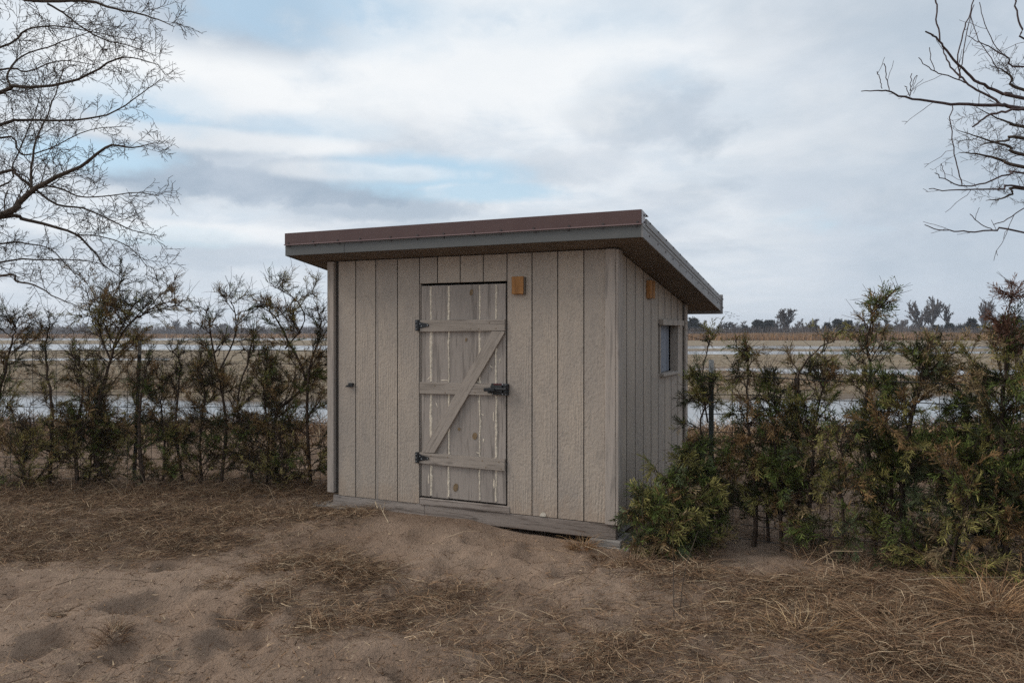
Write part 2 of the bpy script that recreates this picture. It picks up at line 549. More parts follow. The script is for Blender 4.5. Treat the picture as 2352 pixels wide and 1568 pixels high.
M['pale_metal'] = mat_metal("bare_back_of_flashing", (0.55, 0.54, 0.56), 0.5, (0.42, 0.40, 0.40), 0.4)
M['screw'] = mat_plain("dark_screw_head", (0.045, 0.032, 0.03), 0.5, 0.2, 80.0, 0.5)
M['black'] = mat_plain("black_powder_coat", (0.012, 0.013, 0.015), 0.38, 0.3, 60.0, 0.5, 0.0003)
M['bolt'] = mat_plain("zinc_bolt_head", (0.30, 0.31, 0.32), 0.4, 0.2, 60.0, 0.5)
M['red'] = mat_plain("dark_red_latch_tab", (0.10, 0.022, 0.022), 0.5, 0.2, 60.0)
M['panel'] = mat_wood("pale_grey_window_board", (0.19, 0.20, 0.23), (0.24, 0.252, 0.285), (0.12, 0.127, 0.15), 0.5, 'Z', 0.0008, 0.7)
M['bark'] = mat_plain("dark_bark", (0.075, 0.056, 0.043), 0.9, 0.45, 40.0, 0.15, 0.004)
M['bark_red'] = mat_plain("reddish_smooth_bark", (0.070, 0.047, 0.045), 0.75, 0.4, 40.0, 0.3, 0.002)
M['bark_juniper'] = mat_plain("juniper_bark", (0.068, 0.047, 0.034), 0.9, 0.45, 40.0, 0.15, 0.004)
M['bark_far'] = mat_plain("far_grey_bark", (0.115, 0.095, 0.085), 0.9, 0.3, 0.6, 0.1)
M['wire'] = mat_plain("dark_galvanised_wire", (0.06, 0.055, 0.05), 0.6, 0.4, 20.0, 0.4)
M['post'] = mat_plain("dark_green_steel_post", (0.022, 0.026, 0.023), 0.6, 0.4, 20.0, 0.4)
M['post_top'] = mat_plain("pale_painted_post_tip", (0.36, 0.36, 0.35), 0.7, 0.35, 30.0)
M['rust'] = mat_plain("rusty_post", (0.085, 0.05, 0.035), 0.8, 0.4, 30.0)
M['needle'] = mat_tint("juniper_foliage", 0.75, 0.0, 30.0, 0.35)
M['straw'] = mat_tint("dry_straw", 0.8, 0.0, 20.0, 0.3)
M['reed'] = mat_tint("far_reed", 0.9, 0.0, 0.5, 0.3)
M['bone'] = mat_plain("pale_dry_stick", (0.40, 0.31, 0.21), 0.8, 0.3, 60.0)
M['chip'] = mat_plain("pale_paint_chip", (0.58, 0.52, 0.43), 0.8, 0.2, 60.0)
M['bird'] = mat_plain("dark_bird", (0.05, 0.048, 0.05), 0.8, 0.2, 10.0)


def mat_ground():
    m, t = material("sand_and_marsh_ground")
    c = t.n('ShaderNodeTexCoord').outputs['Object']
    marsh = t.n('ShaderNodeAttribute', attribute_name='tint')
    sep = t.n('ShaderNodeSeparateColor', {0: marsh.outputs['Color']})
    far, litter, wet = sep.outputs[0], sep.outputs[1], sep.outputs[2]
    n_big = t.noise(c, 1.3, 5, 0.6, 0.3)
    n_mid = t.noise(c, 9.0, 5, 0.65)
    grain = t.noise(c, 260.0, 3, 0.7)
    grain2 = t.noise(c, 70.0, 3, 0.7)
    sand = t.mix(t.ramp(n_big, 0.32, 0.68), (0.255, 0.174, 0.123, 1), (0.350, 0.249, 0.181, 1))
    sand = t.mix(t.ramp(n_mid, 0.42, 0.25, 0.0, 0.5), sand, (0.165, 0.108, 0.075, 1))
    sand = t.mix(t.ramp(grain, 0.40, 0.25, 0.0, 0.6), sand, (0.11, 0.072, 0.052, 1))
    sand = t.mix(t.ramp(grain, 0.62, 0.78, 0.0, 0.5), sand, (0.40, 0.31, 0.24, 1))
    sand = t.mix(t.ramp(grain2, 0.68, 0.76, 0.0, 0.5), sand, (0.10, 0.068, 0.05, 1))
    duff = t.mix(t.ramp(grain2, 0.35, 0.65), (0.075, 0.048, 0.031, 1), (0.17, 0.112, 0.07, 1))
    near = t.mix(t.math('MULTIPLY', litter, t.ramp(n_mid, 0.25, 0.6, 0.45, 1.0)), sand, duff)
    fg = t.noise(t.vmath('MULTIPLY', c, (0.35, 1.0, 1.0)), 0.45, 6, 0.65, 0.4)
    fg2 = t.noise(t.vmath('MULTIPLY', c, (0.6, 1.4, 1.0)), 3.2, 4, 0.7)
    tan = t.mix(t.ramp(fg, 0.34, 0.66), (0.19, 0.148, 0.10, 1), (0.31, 0.245, 0.17, 1))
    tan = t.mix(t.ramp(fg2, 0.5, 0.3, 0.0, 0.65), tan, (0.085, 0.067, 0.045, 1))
    mud = t.mix(t.ramp(fg2, 0.35, 0.65), (0.13, 0.10, 0.078, 1), (0.22, 0.175, 0.14, 1))
    fartan = t.mix(wet, tan, mud)
    base = t.mix(far, near, fartan)
    h = t.math('ADD', t.math('MULTIPLY', grain, 0.25), t.math('MULTIPLY', n_mid, 1.2))
    h = t.math('ADD', h, t.math('MULTIPLY', grain2, 1.1))
    clod = t.noise(c, 27.0, 4, 0.6)
    h = t.math('ADD', h, t.math('MULTIPLY', clod, 0.9))
    finish(t, base, 0.95, h, 0.02, 1.0, spec=0.1)
    return m


def mat_water():
    m, t = material("shallow_marsh_water")
    c = t.n('ShaderNodeTexCoord').outputs['Object']
    rip = t.noise(t.vmath('MULTIPLY', c, (1.0, 2.2, 1.0)), 2.2, 3, 0.5)
    tone = t.noise(t.vmath('MULTIPLY', c, (0.05, 0.3, 1.0)), 0.5, 4, 0.6)
    base = t.mix(t.ramp(tone, 0.35, 0.65), (0.10, 0.105, 0.11, 1), (0.22, 0.215, 0.21, 1))
    bs = finish(t, base, 0.12, rip, 0.02, 0.10, spec=0.6)
    bs.inputs['IOR'].default_value = 1.33
    return m


M['ground'] = mat_ground()
M['water'] = mat_water()

# ------------------------------------------------------------------ ground and water
SR = np.array([0.7216, 5.5])                       # the shed's near right corner
RZ = math.atan2(-0.4245, 0.9054)
UX, UY = np.array([math.cos(RZ), math.sin(RZ)]), np.array([-math.sin(RZ), math.cos(RZ)])
WATER_Z = -0.35


def gpt(px, py, h=EYE):
    """ground spot seen at that bearing"""
    d = FPX * h / (py - HY)
    return (px - CX) / FPX * d, d


dips = []
for px, py, r, dp in ((350, 1405, 0.20, 0.05), (470, 1408, 0.15, 0.035), (150, 1492, 0.14, 0.035), (310, 1500, 0.13, 0.03), (50, 1520, 0.12, 0.03), (540, 1500, 0.14, 0.03), (430, 1525, 0.12, 0.025), (560, 1440, 0.13, 0.02), (660, 1470, 0.12, 0.02), (1130, 1260, 0.16, 0.02), (1230, 1290, 0.13, 0.02), (1320, 1330, 0.14, 0.02), (1060, 1310, 0.15, 0.018), (980, 1260, 0.12, 0.016)):
    x, y = gpt(px, py)
    dips.append((x, y, r * 1.1, dp * (2.0 if py > 1390 else 1.5)))
_r = np.random.default_rng(21)
for i in range(240):
    px, py = _r.uniform(-100, 1750), _r.uniform(1210, 1640)
    x, y = gpt(px, py)
    dips.append((x, y, _r.uniform(0.04, 0.12), _r.uniform(0.008, 0.026)))
for i in range(26):
    px, py = _r.uniform(-50, 1500), _r.uniform(1240, 1620)
    x, y = gpt(px, py)
    dips.append((x, y, _r.uniform(0.08, 0.15), _r.uniform(0.018, 0.032)))
mounds = []
for px, py, rx, ry, a in ((960, 1230, 1.0, 0.5, 0.075), (790, 1235, 0.40, 0.28, 0.05), (1500, 1370, 0.6, 0.3, 0.06), (300, 1200, 1.4, 0.8, 0.07), (700, 1370, 0.45, 0.45, 0.03), (2250, 1420, 1.0, 0.5, 0.05), (900, 1500, 0.5, 0.25, 0.03), (250, 1440, 0.5, 0.2, 0.025), (1850, 1500, 0.7, 0.3, 0.035), (1330, 1270, 0.35, 0.25, -0.03), (600, 1290, 0.25, 0.5, -0.03)):
    x, y = gpt(px, py)
    mounds.append((x, y, rx, ry, a))


def band(y, edges, lo=-0.28, hi=0.13):
    """edges: list of (y, +1 land from here / -1 water from here) -> bank profile relative to the water"""
    ly = np.log(y)
    v = np.full_like(ly, 0.5)
    for e, s in edges:
        v = v + s * sstep(math.log(e) - 0.035, math.log(e) + 0.035, ly)
    return v


RX0, RY0, RSTEP, RNX, RNY = -10.0, 1.0, 0.02, 1001, 511


def make_relief():
    """sand relief with its mounds, footprints and hollows, on a fine raster"""
    xs, ys = RX0 + RSTEP * np.arange(RNX), RY0 + RSTEP * np.arange(RNY)
    x, y = np.meshgrid(xs, ys)
    near = 0.03 + 0.07 * fbm(x * 0.55 + 3, y * 0.55, 1, 3) + 0.045 * fbm(x * 1.9, y * 2.3, 5, 3) + 0.030 * fbm(x * 5.5 + 2, y * 7, 9, 3) + 0.015 * fbm(x * 19, y * 19, 19, 2)
    for mx, my, rx, ry, a in mounds:
        near = near + a * np.exp(-((x - mx) / rx) ** 2 - ((y - my) / ry) ** 2)
    for dx, dy, r, dp in dips:
        i0, i1 = max(int((dx - 2.2 * r - RX0) / RSTEP), 0), min(int((dx + 2.2 * r - RX0) / RSTEP) + 2, RNX)
        j0, j1 = max(int((dy - 2.2 * r - RY0) / RSTEP), 0), min(int((dy + 2.2 * r - RY0) / RSTEP) + 2, RNY)
        if i1 <= i0 or j1 <= j0:
            continue
        q = np.hypot(x[j0:j1, i0:i1] - dx, y[j0:j1, i0:i1] - dy) / r * (1 + 0.5 * fbm(x[j0:j1, i0:i1] * 9, y[j0:j1, i0:i1] * 9, 23, 2))
        near[j0:j1, i0:i1] += -dp * np.exp(-(q ** 4)) + 0.35 * dp * np.exp(-((q - 1.25) / 0.28) ** 2)
    # keep the sand below the skid beams
    lx = (x - SR[0]) * UX[0] + (y - SR[1]) * UX[1]
    ly = (x - SR[0]) * UY[0] + (y - SR[1]) * UY[1]
    # drifted up against the front beam, scoured out below the near corner
    front = np.exp(-((ly + 0.10) / 0.16) ** 2)
    want = 0.105 * sstep(-2.35, -2.05, lx) * (1 - sstep(-1.15, -0.75, lx)) + 0.028 * sstep(-1.1, -0.7, lx) * (1 - sstep(0.0, 0.3, lx)) + 0.065 * (1 - sstep(-2.4, -2.1, lx))
    sel = front * sstep(-2.7, -2.4, lx) * (1 - sstep(0.05, 0.35, lx))
    near = near * (1 - sel) + (want + 0.03 * fbm(x * 6, y * 6, 27, 3)) * sel
    inside = sstep(-2.60, -2.45, lx) * (1 - sstep(0.0, 0.25, lx)) * sstep(0.0, 0.10, ly) * (1 - sstep(2.1, 2.3, ly))
    return near * (1 - inside) + np.minimum(near, 0.06 - 0.06 * sstep(-1.5, -0.2, lx)) * inside


RELIEF = make_relief()


def relief(x, y):
    fx = np.clip((x - RX0) / RSTEP, 0, RNX - 1.001)
    fy = np.clip((y - RY0) / RSTEP, 0, RNY - 1.001)
    i, j = fx.astype(int), fy.astype(int)
    fx, fy = fx - i, fy - j
    return (RELIEF[j, i] * (1 - fx) + RELIEF[j, i + 1] * fx) * (1 - fy) + (RELIEF[j + 1, i] * (1 - fx) + RELIEF[j + 1, i + 1] * fx) * fy


def hgt(x, y):
    x, y = np.asarray(x, float), np.asarray(y, float)
    near = relief(x, y)
    # falling gently to the marsh
    fall = sstep(8.5, 15.5, y)
    wob = y * (1 + 0.20 * fbm(x / (0.22 * y + 2), np.log(np.maximum(y, 0.5)) * 6, 31, 3))
    yw = np.maximum(wob, 1.0)
    right = band(yw, [(15.0, -1), (22.5, 1), (36, -1), (42, 1), (69, -1), (80, 1), (93, -1), (112, 1)])
    left = band(yw, [(15.0, -1), (22.8, 1), (51, -1), (58, 1), (86, -1), (128, 1), (205, -1), (290, 1)])
    leftb = band(yw, [(15.0, -1), (22.8, 1), (84, -1), (117, 1), (205, -1), (290, 1)])
    a = x / np.maximum(y, 1.0)
    wr = sstep(-0.02, 0.08, a)
    wl = 1 - sstep(-0.46, -0.40, a)
    prof = right * wr + (1 - wr) * (left * wl + leftb * (1 - wl))
    farz = WATER_Z + np.where(prof > 0, prof * 0.26, prof * 0.35) + 0.05 * fbm(x * 0.3, y * 0.3, 41, 3) * (prof > -0.2)
    back = 0.0 + 0.10 * fbm(x * 0.5, y * 0.5, 45, 3)
    z = near * (1 - sstep(7.8, 9.6, y)) + back * sstep(7.8, 9.6, y)
    z = z * (1 - fall) + farz * fall
    return np.where(y > 12.0, farz * fall + (1 - fall) * back, z)


# where dry grass mats lie on the sand
mats = []
for px, py, rx, ry, a in ((60, 1160, 500, 60, 1.0), (250, 1190, 420, 60, 1.2), (450, 1140, 330, 40, 1.2), (120, 1260, 330, 50, 1.0), (420, 1240, 230, 45, 1.0), (620, 1130, 200, 30, 0.9), (520, 1190, 160, 50, 0.8),
                          (740, 1205, 110, 45, 1.2), (800, 1215, 70, 30, 1.1), (700, 1300, 100, 40, 0.75), (800, 1340, 110, 40, 0.8), (770, 1430, 85, 50, 0.8), (900, 1420, 90, 50, 0.4), (650, 1390, 80, 40, 0.5),
                          (1320, 1440, 220, 80, 0.22), (1530, 1330, 140, 60, 0.5), (1600, 1480, 260, 110, 0.36), (1850, 1440, 330, 90, 0.5), (2150, 1480, 330, 120, 0.95), (2050, 1370, 380, 45, 1.0), (1300, 1530, 260, 60, 0.32), (1100, 1500, 150, 60, 0.22), (1000, 1400, 150, 60, 0.3), (2300, 1540, 260, 100, 1.1), (1560, 1290, 90, 25, 0.7)):
    x, y = gpt(px, py)
    y1, y0 = gpt(px, py - ry * 0.9)[1] if py - ry * 0.9 > 900 else 9.5, gpt(px, py + ry)[1]
    mats.append((x, y, rx / FPX * y, max((y1 - y0) / 2, 0.1), a))


def grass_density(x, y):
    d = np.zeros_like(np.asarray(x, float))
    for mx, my, rx, ry, a in mats:
        d = np.maximum(d, a * np.exp(-(((x - mx) / rx) ** 2 + ((y - my) / ry) ** 2) ** 1.6))
    n = fbm(x * 2.2 + 9, y * 2.6, 51, 4) * 2.2 + 0.5
    n2 = fbm(x * 8 + 1, y * 8, 57, 3) * 2.0 + 0.5
    return np.clip(d * (0.35 + 0.9 * np.clip(n, 0, 1.2)) * (0.5 + np.clip(n2, 0, 1)), 0, 1.3)


def geo(start, stop, step, ratio):
    out = [start]
    while out[-1] < stop:
        step *= ratio
        out.append(out[-1] + step)
    return out


def build_ground():
    fx = np.arange(-4.6, 4.6, 0.027)
    gx = np.array(geo(4.6, 650, 0.03, 1.09)[1:])
    X = np.concatenate([-gx[::-1], fx, gx])
    fy = np.arange(2.6, 8.4, 0.027)
    gy = np.array(geo(8.4, 900, 0.03, 1.030)[1:])
    gy0 = np.array(geo(2.6, 12, 0.05, 1.3)[1:])
    Y = np.concatenate([(5.2 - gy0)[::-1], fy, gy])
    XX, YY = np.meshgrid(X, Y)
    YS = np.maximum(YY, 0.6)
    Z = hgt(XX, YS)
    V = np.stack([XX.ravel(), YY.ravel(), Z.ravel()], 1)
    ny, nx = XX.shape
    i = (np.arange(ny - 1)[:, None] * nx + np.arange(nx - 1)[None, :]).ravel()
    F = np.stack([i, i + 1, i + nx + 1, i + nx], 1)
    far = sstep(11, 16, V[:, 1] + 2.0 * fbm(V[:, 0] * 0.5, V[:, 1] * 0.5, 61, 3))
    lit = np.clip(grass_density(V[:, 0], V[:, 1]) * 1.25, 0, 1) * (V[:, 1] < 9)
    lit = np.maximum(lit, 0.55 * sstep(7.0, 8.0, V[:, 1]) * (1 - sstep(10, 13, V[:, 1])))
    wet = (1 - sstep(WATER_Z + 0.02, WATER_Z + 0.10, V[:, 2])) * sstep(12, 14, V[:, 1])
    me = npmesh("ground", V, F, M['ground'], np.stack([far, lit, wet], 1), True)
    o = mesh_obj("ground", me)
    set_props(o, kind="structure")
    v = [(-600, 12.2, WATER_Z), (600, 12.2, WATER_Z), (600, 420, WATER_Z), (-600, 420, WATER_Z)]
    w = mesh_obj("water", pymesh("water", v, [[0, 1, 2, 3]], M['water']))
    set_props(w, kind="structure")


build_ground()


def gz(x, y):
    return float(hgt(np.array([x]), np.array([y]))[0])


# ------------------------------------------------------------------ shed
shed = empty("shed", (SR[0], SR[1], 0.0), RZ)
set_props(shed, "weathered taupe wooden shed with slanted brown metal roof and Z-braced door", "shed")
W_, D_ = 2.44, 2.094
SLOPE = 0.152
Z_SID, Z_BEAM0, Z_BEAM1 = 0.180, 0.084, 0.184
OV_F, OV_S, OV_B = 0.25, 0.25, 0.36


def soff(y):
    return 2.125 - SLOPE * (y + OV_F)


def FW(px, py, off=0.0):
    """shed-local x and z of a spot on the front wall"""
    u = (px - CX) / FPX
    s = 5.5 * (0.1312 - u) / (0.4245 * u + 0.9054)
    d = 5.5 + 0.4245 * s
    return -s, EYE + (HY - py) / FPX * d


DX0, DX1 = FW(965, 900)[0], FW(1163, 900)[0]       # door opening
DZ0, DZ1 = 0.238, FW(1062, 652)[1]


def shed_build():
    sb = M['siding']
    # ---- front wall
    fw = mesh_obj("front_wall", pymesh("front_wall", *merge(
        cbox(-W_ + 0.01, DX0 - 0.012, 0.012, 0.05, Z_SID + 0.02, soff(0) - 0.01),
        cbox(DX1 + 0.012, -0.01, 0.012, 0.05, Z_SID + 0.02, soff(0) - 0.01),
        cbox(DX0 - 0.012, DX1 + 0.012, 0.012, 0.05, DZ1 + 0.02, soff(0) - 0.01)), M['backing']), shed)
    g = 0.0040
    T = 0.014
    xl = [FW(q, 900)[0] for q in (777.0, 817, 863, 913, 963.5)]
    xm = [FW(q, 610)[0] for q in (963.5, 1005, 1057, 1110, 1164.5)]
    xr = [FW(q, 900)[0] for q in (1164.5, 1222, 1281, 1341, 1397)]
    top = soff(0) - 0.004
    for a, b in zip(xl[:-1], xl[1:]):
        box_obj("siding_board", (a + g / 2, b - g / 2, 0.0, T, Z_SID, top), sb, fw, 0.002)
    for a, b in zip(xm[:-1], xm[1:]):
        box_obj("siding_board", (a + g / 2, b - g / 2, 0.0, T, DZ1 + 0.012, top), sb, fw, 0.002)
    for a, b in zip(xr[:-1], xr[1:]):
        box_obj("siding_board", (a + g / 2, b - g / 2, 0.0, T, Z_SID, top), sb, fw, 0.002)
    # a second groove line where two sheets meet
    x = FW(866, 900)[0]
    box_obj("joint_strip", (x - 0.004, x + 0.010, -0.002, 0.010, Z_SID, top), M['trim'], fw, 0.002)
    for px, w in ((760, 0.058),):
        box_obj("corner_trim", (-W_ - 0.02, -W_ + 0.045, -0.022, 0.03, Z_SID + 0.02, soff(0) - 0.003), M['trim'], fw, 0.004)
    box_obj("corner_trim", (-0.078, -0.001, -0.020, 0.011, Z_SID - 0.004, soff(0) - 0.003), M['trim'], fw, 0.004)
    # ---- right side wall with the window opening
    wy0, wy1, wz0, wz1 = 1.165, 1.80, 1.165, 1.578
    sw = mesh_obj("side_wall", pymesh("side_wall", *merge(
        cbox(-0.05, -0.012, 0.05, wy0 - 0.01, Z_SID + 0.02, soff(wy0) - 0.02),
        cbox(-0.05, -0.012, wy1 + 0.01, D_ - 0.05, Z_SID + 0.02, soff(D_) - 0.01),
        cbox(-0.05, -0.012, wy0 - 0.01, wy1 + 0.01, Z_SID + 0.02, wz0 - 0.01),
        cbox(-0.05, -0.012, wy0 - 0.01, wy1 + 0.01, wz1 + 0.01, soff(wy1) - 0.02)), M['backing']), shed)
    ys = [0.026, 0.238, 0.457, 0.676, 0.895, 1.114, 1.333, 1.552, 1.772, 1.985]
    for a, b in zip(ys[:-1], ys[1:]):
        tf = lambda X, Y: -SLOPE * (Y - a)
        spans = []
        if b <= wy0 or a >= wy1 or (a < wy0 < b and wy0 - a > 0.5 * (b - a)):
            spans.append((a, b, Z_SID, None))
        if spans and a < wy0 < b:
            spans = [(a, wy0, Z_SID, None), (wy0 + 0.0, b, Z_SID, wz0), (wy0, b, wz1, None)]
        elif not spans:
            bb = min(b, wy1)
            spans += [(a, bb, Z_SID, wz0), (a, bb, wz1, None)]
            if b > wy1:
                spans.append((wy1, b, Z_SID, None))
        for (p, q, z0, z1) in spans:
            hp = 0.004 if p == a else 0.0
            hq = 0.004 if q == b else 0.0
            if z1 is None:
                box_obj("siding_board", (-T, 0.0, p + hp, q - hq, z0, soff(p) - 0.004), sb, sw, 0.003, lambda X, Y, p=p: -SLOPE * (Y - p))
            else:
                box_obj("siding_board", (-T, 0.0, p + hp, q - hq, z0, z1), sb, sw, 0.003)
    box_obj("corner_trim", (0.0005, 0.022, -0.0205, 0.072, Z_SID - 0.004, soff(-0.02) - 0.012), M['trim'], sw, 0.004)
    box_obj("corner_trim", (-0.004, 0.020, 2.022, D_ + 0.01, Z_SID, soff(D_) - 0.006), M['trim'], sw, 0.004)
    # ---- window
    wn = bpy.data.objects.new("window", None)
    link(wn, shed)
    box_obj("jamb", (-0.030, 0.006, wy0 - 0.001, wy0 + 0.018, wz0, wz1), M['trim'], wn, 0.002)
    box_obj("jamb", (-0.062, 0.012, wy1 - 0.04, wy1 + 0.001, wz0, wz1), M['trim'], wn, 0.002)
    box_obj("lintel", (0.001, 0.040, wy0 - 0.03, wy1 + 0.07, wz1 - 0.012, wz1 + 0.036), M['trim'], wn, 0.003)
    box_obj("sill", (-0.06, 0.036, wy0 - 0.004, wy1 - 0.03, wz0 - 0.022, wz0 + 0.002), M['trim'], wn, 0.003)
    ang = math.radians(5.0)
    pl = box_obj("shutter_panel", (-0.006, 0.006, 0.0, 0.52, 0.0, wz1 - wz0 - 0.012), M['panel'], wn, 0.002)
    pl.location = (-0.020 - 0.26 * math.sin(ang), wy0 + 0.022 + 0.26 * math.cos(ang), (wz0 + wz1) / 2)
    pl.rotation_euler = (0, 0, ang)
    for dy, dz in ((0.05, -0.15), (0.13, -0.155)):
        v, f = cyl((0.006, dy - 0.22, dz), (1, 0, 0), 0.006, 0.002, 8)
        mesh_obj("nail_head", pymesh("nail_head", v, f, M['screw']), wn, pl.location, pl.rotation_euler)
    # ---- hidden walls
    lw = mesh_obj("side_wall", pymesh("side_wall", *cbox(-W_ + 0.014, -W_ + 0.05, 0.05, D_ - 0.05, Z_SID + 0.02, soff(D_) - 0.01), M['backing']), shed)
    yl = np.linspace(0.03, D_ - 0.01, 11)
    for a, b in zip(yl[:-1], yl[1:]):
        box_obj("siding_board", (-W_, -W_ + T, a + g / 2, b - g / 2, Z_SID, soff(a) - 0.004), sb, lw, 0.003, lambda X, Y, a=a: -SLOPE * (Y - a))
    bw = mesh_obj("back_wall", pymesh("back_wall", *cbox(-W_ + 0.02, -0.02, D_ - 0.05, D_ - 0.014, Z_SID + 0.02, soff(D_) - 0.01), M['backing']), shed)
    xb = np.linspace(-W_ + 0.01, -0.01, 13)
    for a, b in zip(xb[:-1], xb[1:]):
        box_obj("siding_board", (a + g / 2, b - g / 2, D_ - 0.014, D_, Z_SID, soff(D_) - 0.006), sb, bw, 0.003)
    # ---- skid frame
    xs = FW(975, 1150)[0]
    for i, (a, b) in enumerate(((-W_ + 0.02, xs - 0.001), (xs + 0.001, -0.004))):
        box_obj("skid_beam", (a, b, 0.004 - 0.003 * i, 0.045, Z_BEAM0 - (0.012 if i else 0), Z_SID - 0.002 if i == 0 else Z_SID - 0.004), M['beam'], shed, 0.004)
    box_obj("door_sill", (DX0 - 0.004, DX1 + 0.03, -0.006, 0.048, Z_SID - 0.0045, DZ0 - 0.010), M['beam'], shed, 0.004)
    box_obj("skid_beam", (-0.045, -0.006, 0.05, D_, Z_BEAM0, Z_SID - 0.004), M['greywood'], shed, 0.004)
    box_obj("skid_beam", (-W_ + 0.02, -W_ + 0.06, 0.05, D_, Z_BEAM0, Z_SID - 0.004), M['greywood'], shed, 0.004)
    box_obj("skid_beam", (-W_ + 0.02, -0.006, D_ - 0.04, D_ - 0.002, Z_BEAM0, Z_SID - 0.002), M['greywood'], shed, 0.004)
    box_obj("floor_deck", (-W_ + 0.055, -0.05, 0.05, D_ - 0.052, Z_SID - 0.03, Z_SID - 0.002), M['greywood'], shed, 0.004)

    # ---- roof
    x0, x1, y0, y1 = -W_ - OV_S, OV_S, -OV_F, D_ + OV_B
    def slab(xa, xb, ya, yb, za, zb):
        v, f = cbox(xa, xb, ya, yb, za, zb, 0.002)
        return [(p[0], p[1], p[2] - SLOPE * (p[1] - y0)) for p in v], f
    roof_parts = [slab(x0 + 0.005, x1 - 0.005, y0 + 0.004, y1, 2.255, 2.272)]
    for xx in np.linspace(x0 + 0.15, x1 - 0.15, 11):
        roof_parts.append(slab(xx - 0.02, xx + 0.02, y0 + 0.12, y1 + 0.01, 2.2725, 2.29))
    rf = mesh_obj("roof", pymesh("roof", *merge(*roof_parts), M['brown_metal']), shed)
    so = mesh_obj("soffit", pymesh("soffit", *slab(x0 + 0.01, x1 - 0.01, y0 + 0.012, y1 - 0.012, 2.128, 2.146), M['soffit']), rf)
    # front fascia and flashing
    xj = FW(835, 560)[0] - 0.0
    for a, b in ((x0, xj - 0.001), (xj + 0.001, x1 - 0.002)):
        box_obj("fascia", (a, b, y0 - 0.002, y0 + 0.010, 2.122, 2.205), M['grey_metal'], rf, 0.002)
    box_obj("fascia_lip", (x0 + 0.002, x1 - 0.004, y0 - 0.006, y0 - 0.0025, 2.192, 2.2055), M['grey_metal'], rf, 0.001)
    fl = [(x0 - 0.004, y0 - 0.010, 2.212), (x1 + 0.002, y0 - 0.010, 2.212), (x1 + 0.002, y0 - 0.010, 2.302), (x0 - 0.004, y0 - 0.010, 2.302)]
    box_obj("flashing", (x0 - 0.004, x1 + 0.001, y0 - 0.012, y0 - 0.0065, 2.210, 2.302), M['brown_metal'], rf, 0.0015)
    v, f = cbox(x0 - 0.004, x1 + 0.001, y0 - 0.0062, y0 + 0.16, 2.2955, 2.3005, 0.001)
    v = [(p[0], p[1], p[2] - SLOPE * 0.9 * (p[1] - y0)) for p in v]
    mesh_obj("flashing_top", pymesh("flashing_top", v, f, M['brown_metal']), rf)
    v, f = prism([(x0 - 0.004, 2.204), (x1 + 0.001, 2.204), (x1 + 0.001, 2.211), (x0 - 0.004, 2.211)], y0 - 0.022, y0 - 0.0062)
    mesh_obj("flashing_lip", pymesh("flashing_lip", v, f, M['lip']), rf)
    # pale folded end of the flashing
    out = [(y0 - 0.008, 2.212), (y0 + 0.066, 2.206), (y0 + 0.062, 2.262), (y0 + 0.078, 2.268), (y0 + 0.066, 2.286), (y0 - 0.008, 2.300)]
    v, f = prism(out, 0, 0.004)
    v = [(x1 + 0.0015 + p[1], p[0], p[2]) for p in v]
    f = [q[::-1] for q in f]
    mesh_obj("flashing_end", pymesh("flashing_end", v, f, M['pale_metal']), rf)
    # side rakes
    for side in (1, -1):
        xe = x1 if side > 0 else x0
        mt = M['rake_metal'] if side > 0 else M['grey_metal']
        def strip(name, o0, o1, za, zb, ya=y0 - 0.001, yb=y1 + 0.004):
            a, b = sorted((xe + side * o0, xe + side * o1))
            v, f = cbox(a, b, ya, yb, za, zb, 0.0015)
            v = [(p[0], p[1], p[2] - SLOPE * (p[1] - y0)) for p in v]
            return mesh_obj(name, pymesh(name, v, f, mt), rf)
        strip("rake_board", -0.004, 0.008, 2.122, 2.216)
        strip("rake_trim", 0.0, 0.0125, 2.2165, 2.262, y0 + (0.075 if side > 0 else 0.0))
        strip("rake_ridge", 0.0085, 0.0105, 2.188, 2.193)
        if side > 0:
            for yy in np.arange(y0 + 0.16, y1, 0.215):
                for dz, of in ((2.170, 0.008), (2.2540, 0.0125)):
                    v, f = cyl((0, 0, 0), (1, 0, 0), 0.0065, 0.004, 6)
                    mesh_obj("screw", pymesh("screw", v, f, M['screw']), rf, (xe + of, yy, dz - SLOPE * (yy - y0)))
    # rear fascia
    zr = 2.125 - SLOPE * (y1 - y0)
    box_obj("rear_fascia", (x0 - 0.02, x1 + 0.022, y1 + 0.0045, y1 + 0.03, zr - 0.03, zr + 0.155), M['rake_metal'], rf, 0.003)
    for dz in (0.03, 0.11):
        v, f = cyl((0, 0, 0), (1, 0, 0), 0.0075, 0.006, 6)
        mesh_obj("screw", pymesh("screw", v, f, M['screw']), rf, (x1 + 0.022, y1 + 0.017, zr + dz))
    # screws of the front flashing
    sv, sf = cyl((0, 0, 0), (0, -1, 0), 0.0085, 0.006, 6)
    sm = pymesh("screw", sv, sf, M['screw'])
    n = 13
    for i in range(n):
        xx = x0 + 0.03 + (x1 - x0 - 0.06) * i / (n - 1) + random.uniform(-0.02, 0.02)
        mesh_obj("screw", sm, rf, (xx, y0 - 0.012, 2.220))
        mesh_obj("screw", sm, rf, (xx + random.uniform(-0.012, 0.012), y0 - 0.0062, 2.1965))
    sv2, sf2 = cyl((0, 0, 0), (1, 0, 0), 0.0085, 0.006, 6)
    sm2 = pymesh("screw", sv2, sf2, M['screw'])
    for yy, zz in ((y0 + 0.030, 2.268), (y0 + 0.034, 2.222)):
        mesh_obj("screw", sm2, rf, (x1 + 0.0055, yy, zz))

    # ---- door
    yd = 0.004
    dr = mesh_obj("door", pymesh("door", *cbox(DX0 + 0.012, DX1 - 0.012, yd + 0.024, yd + 0.040, DZ0 + 0.01, DZ1 - 0.012), M['backing']), shed)
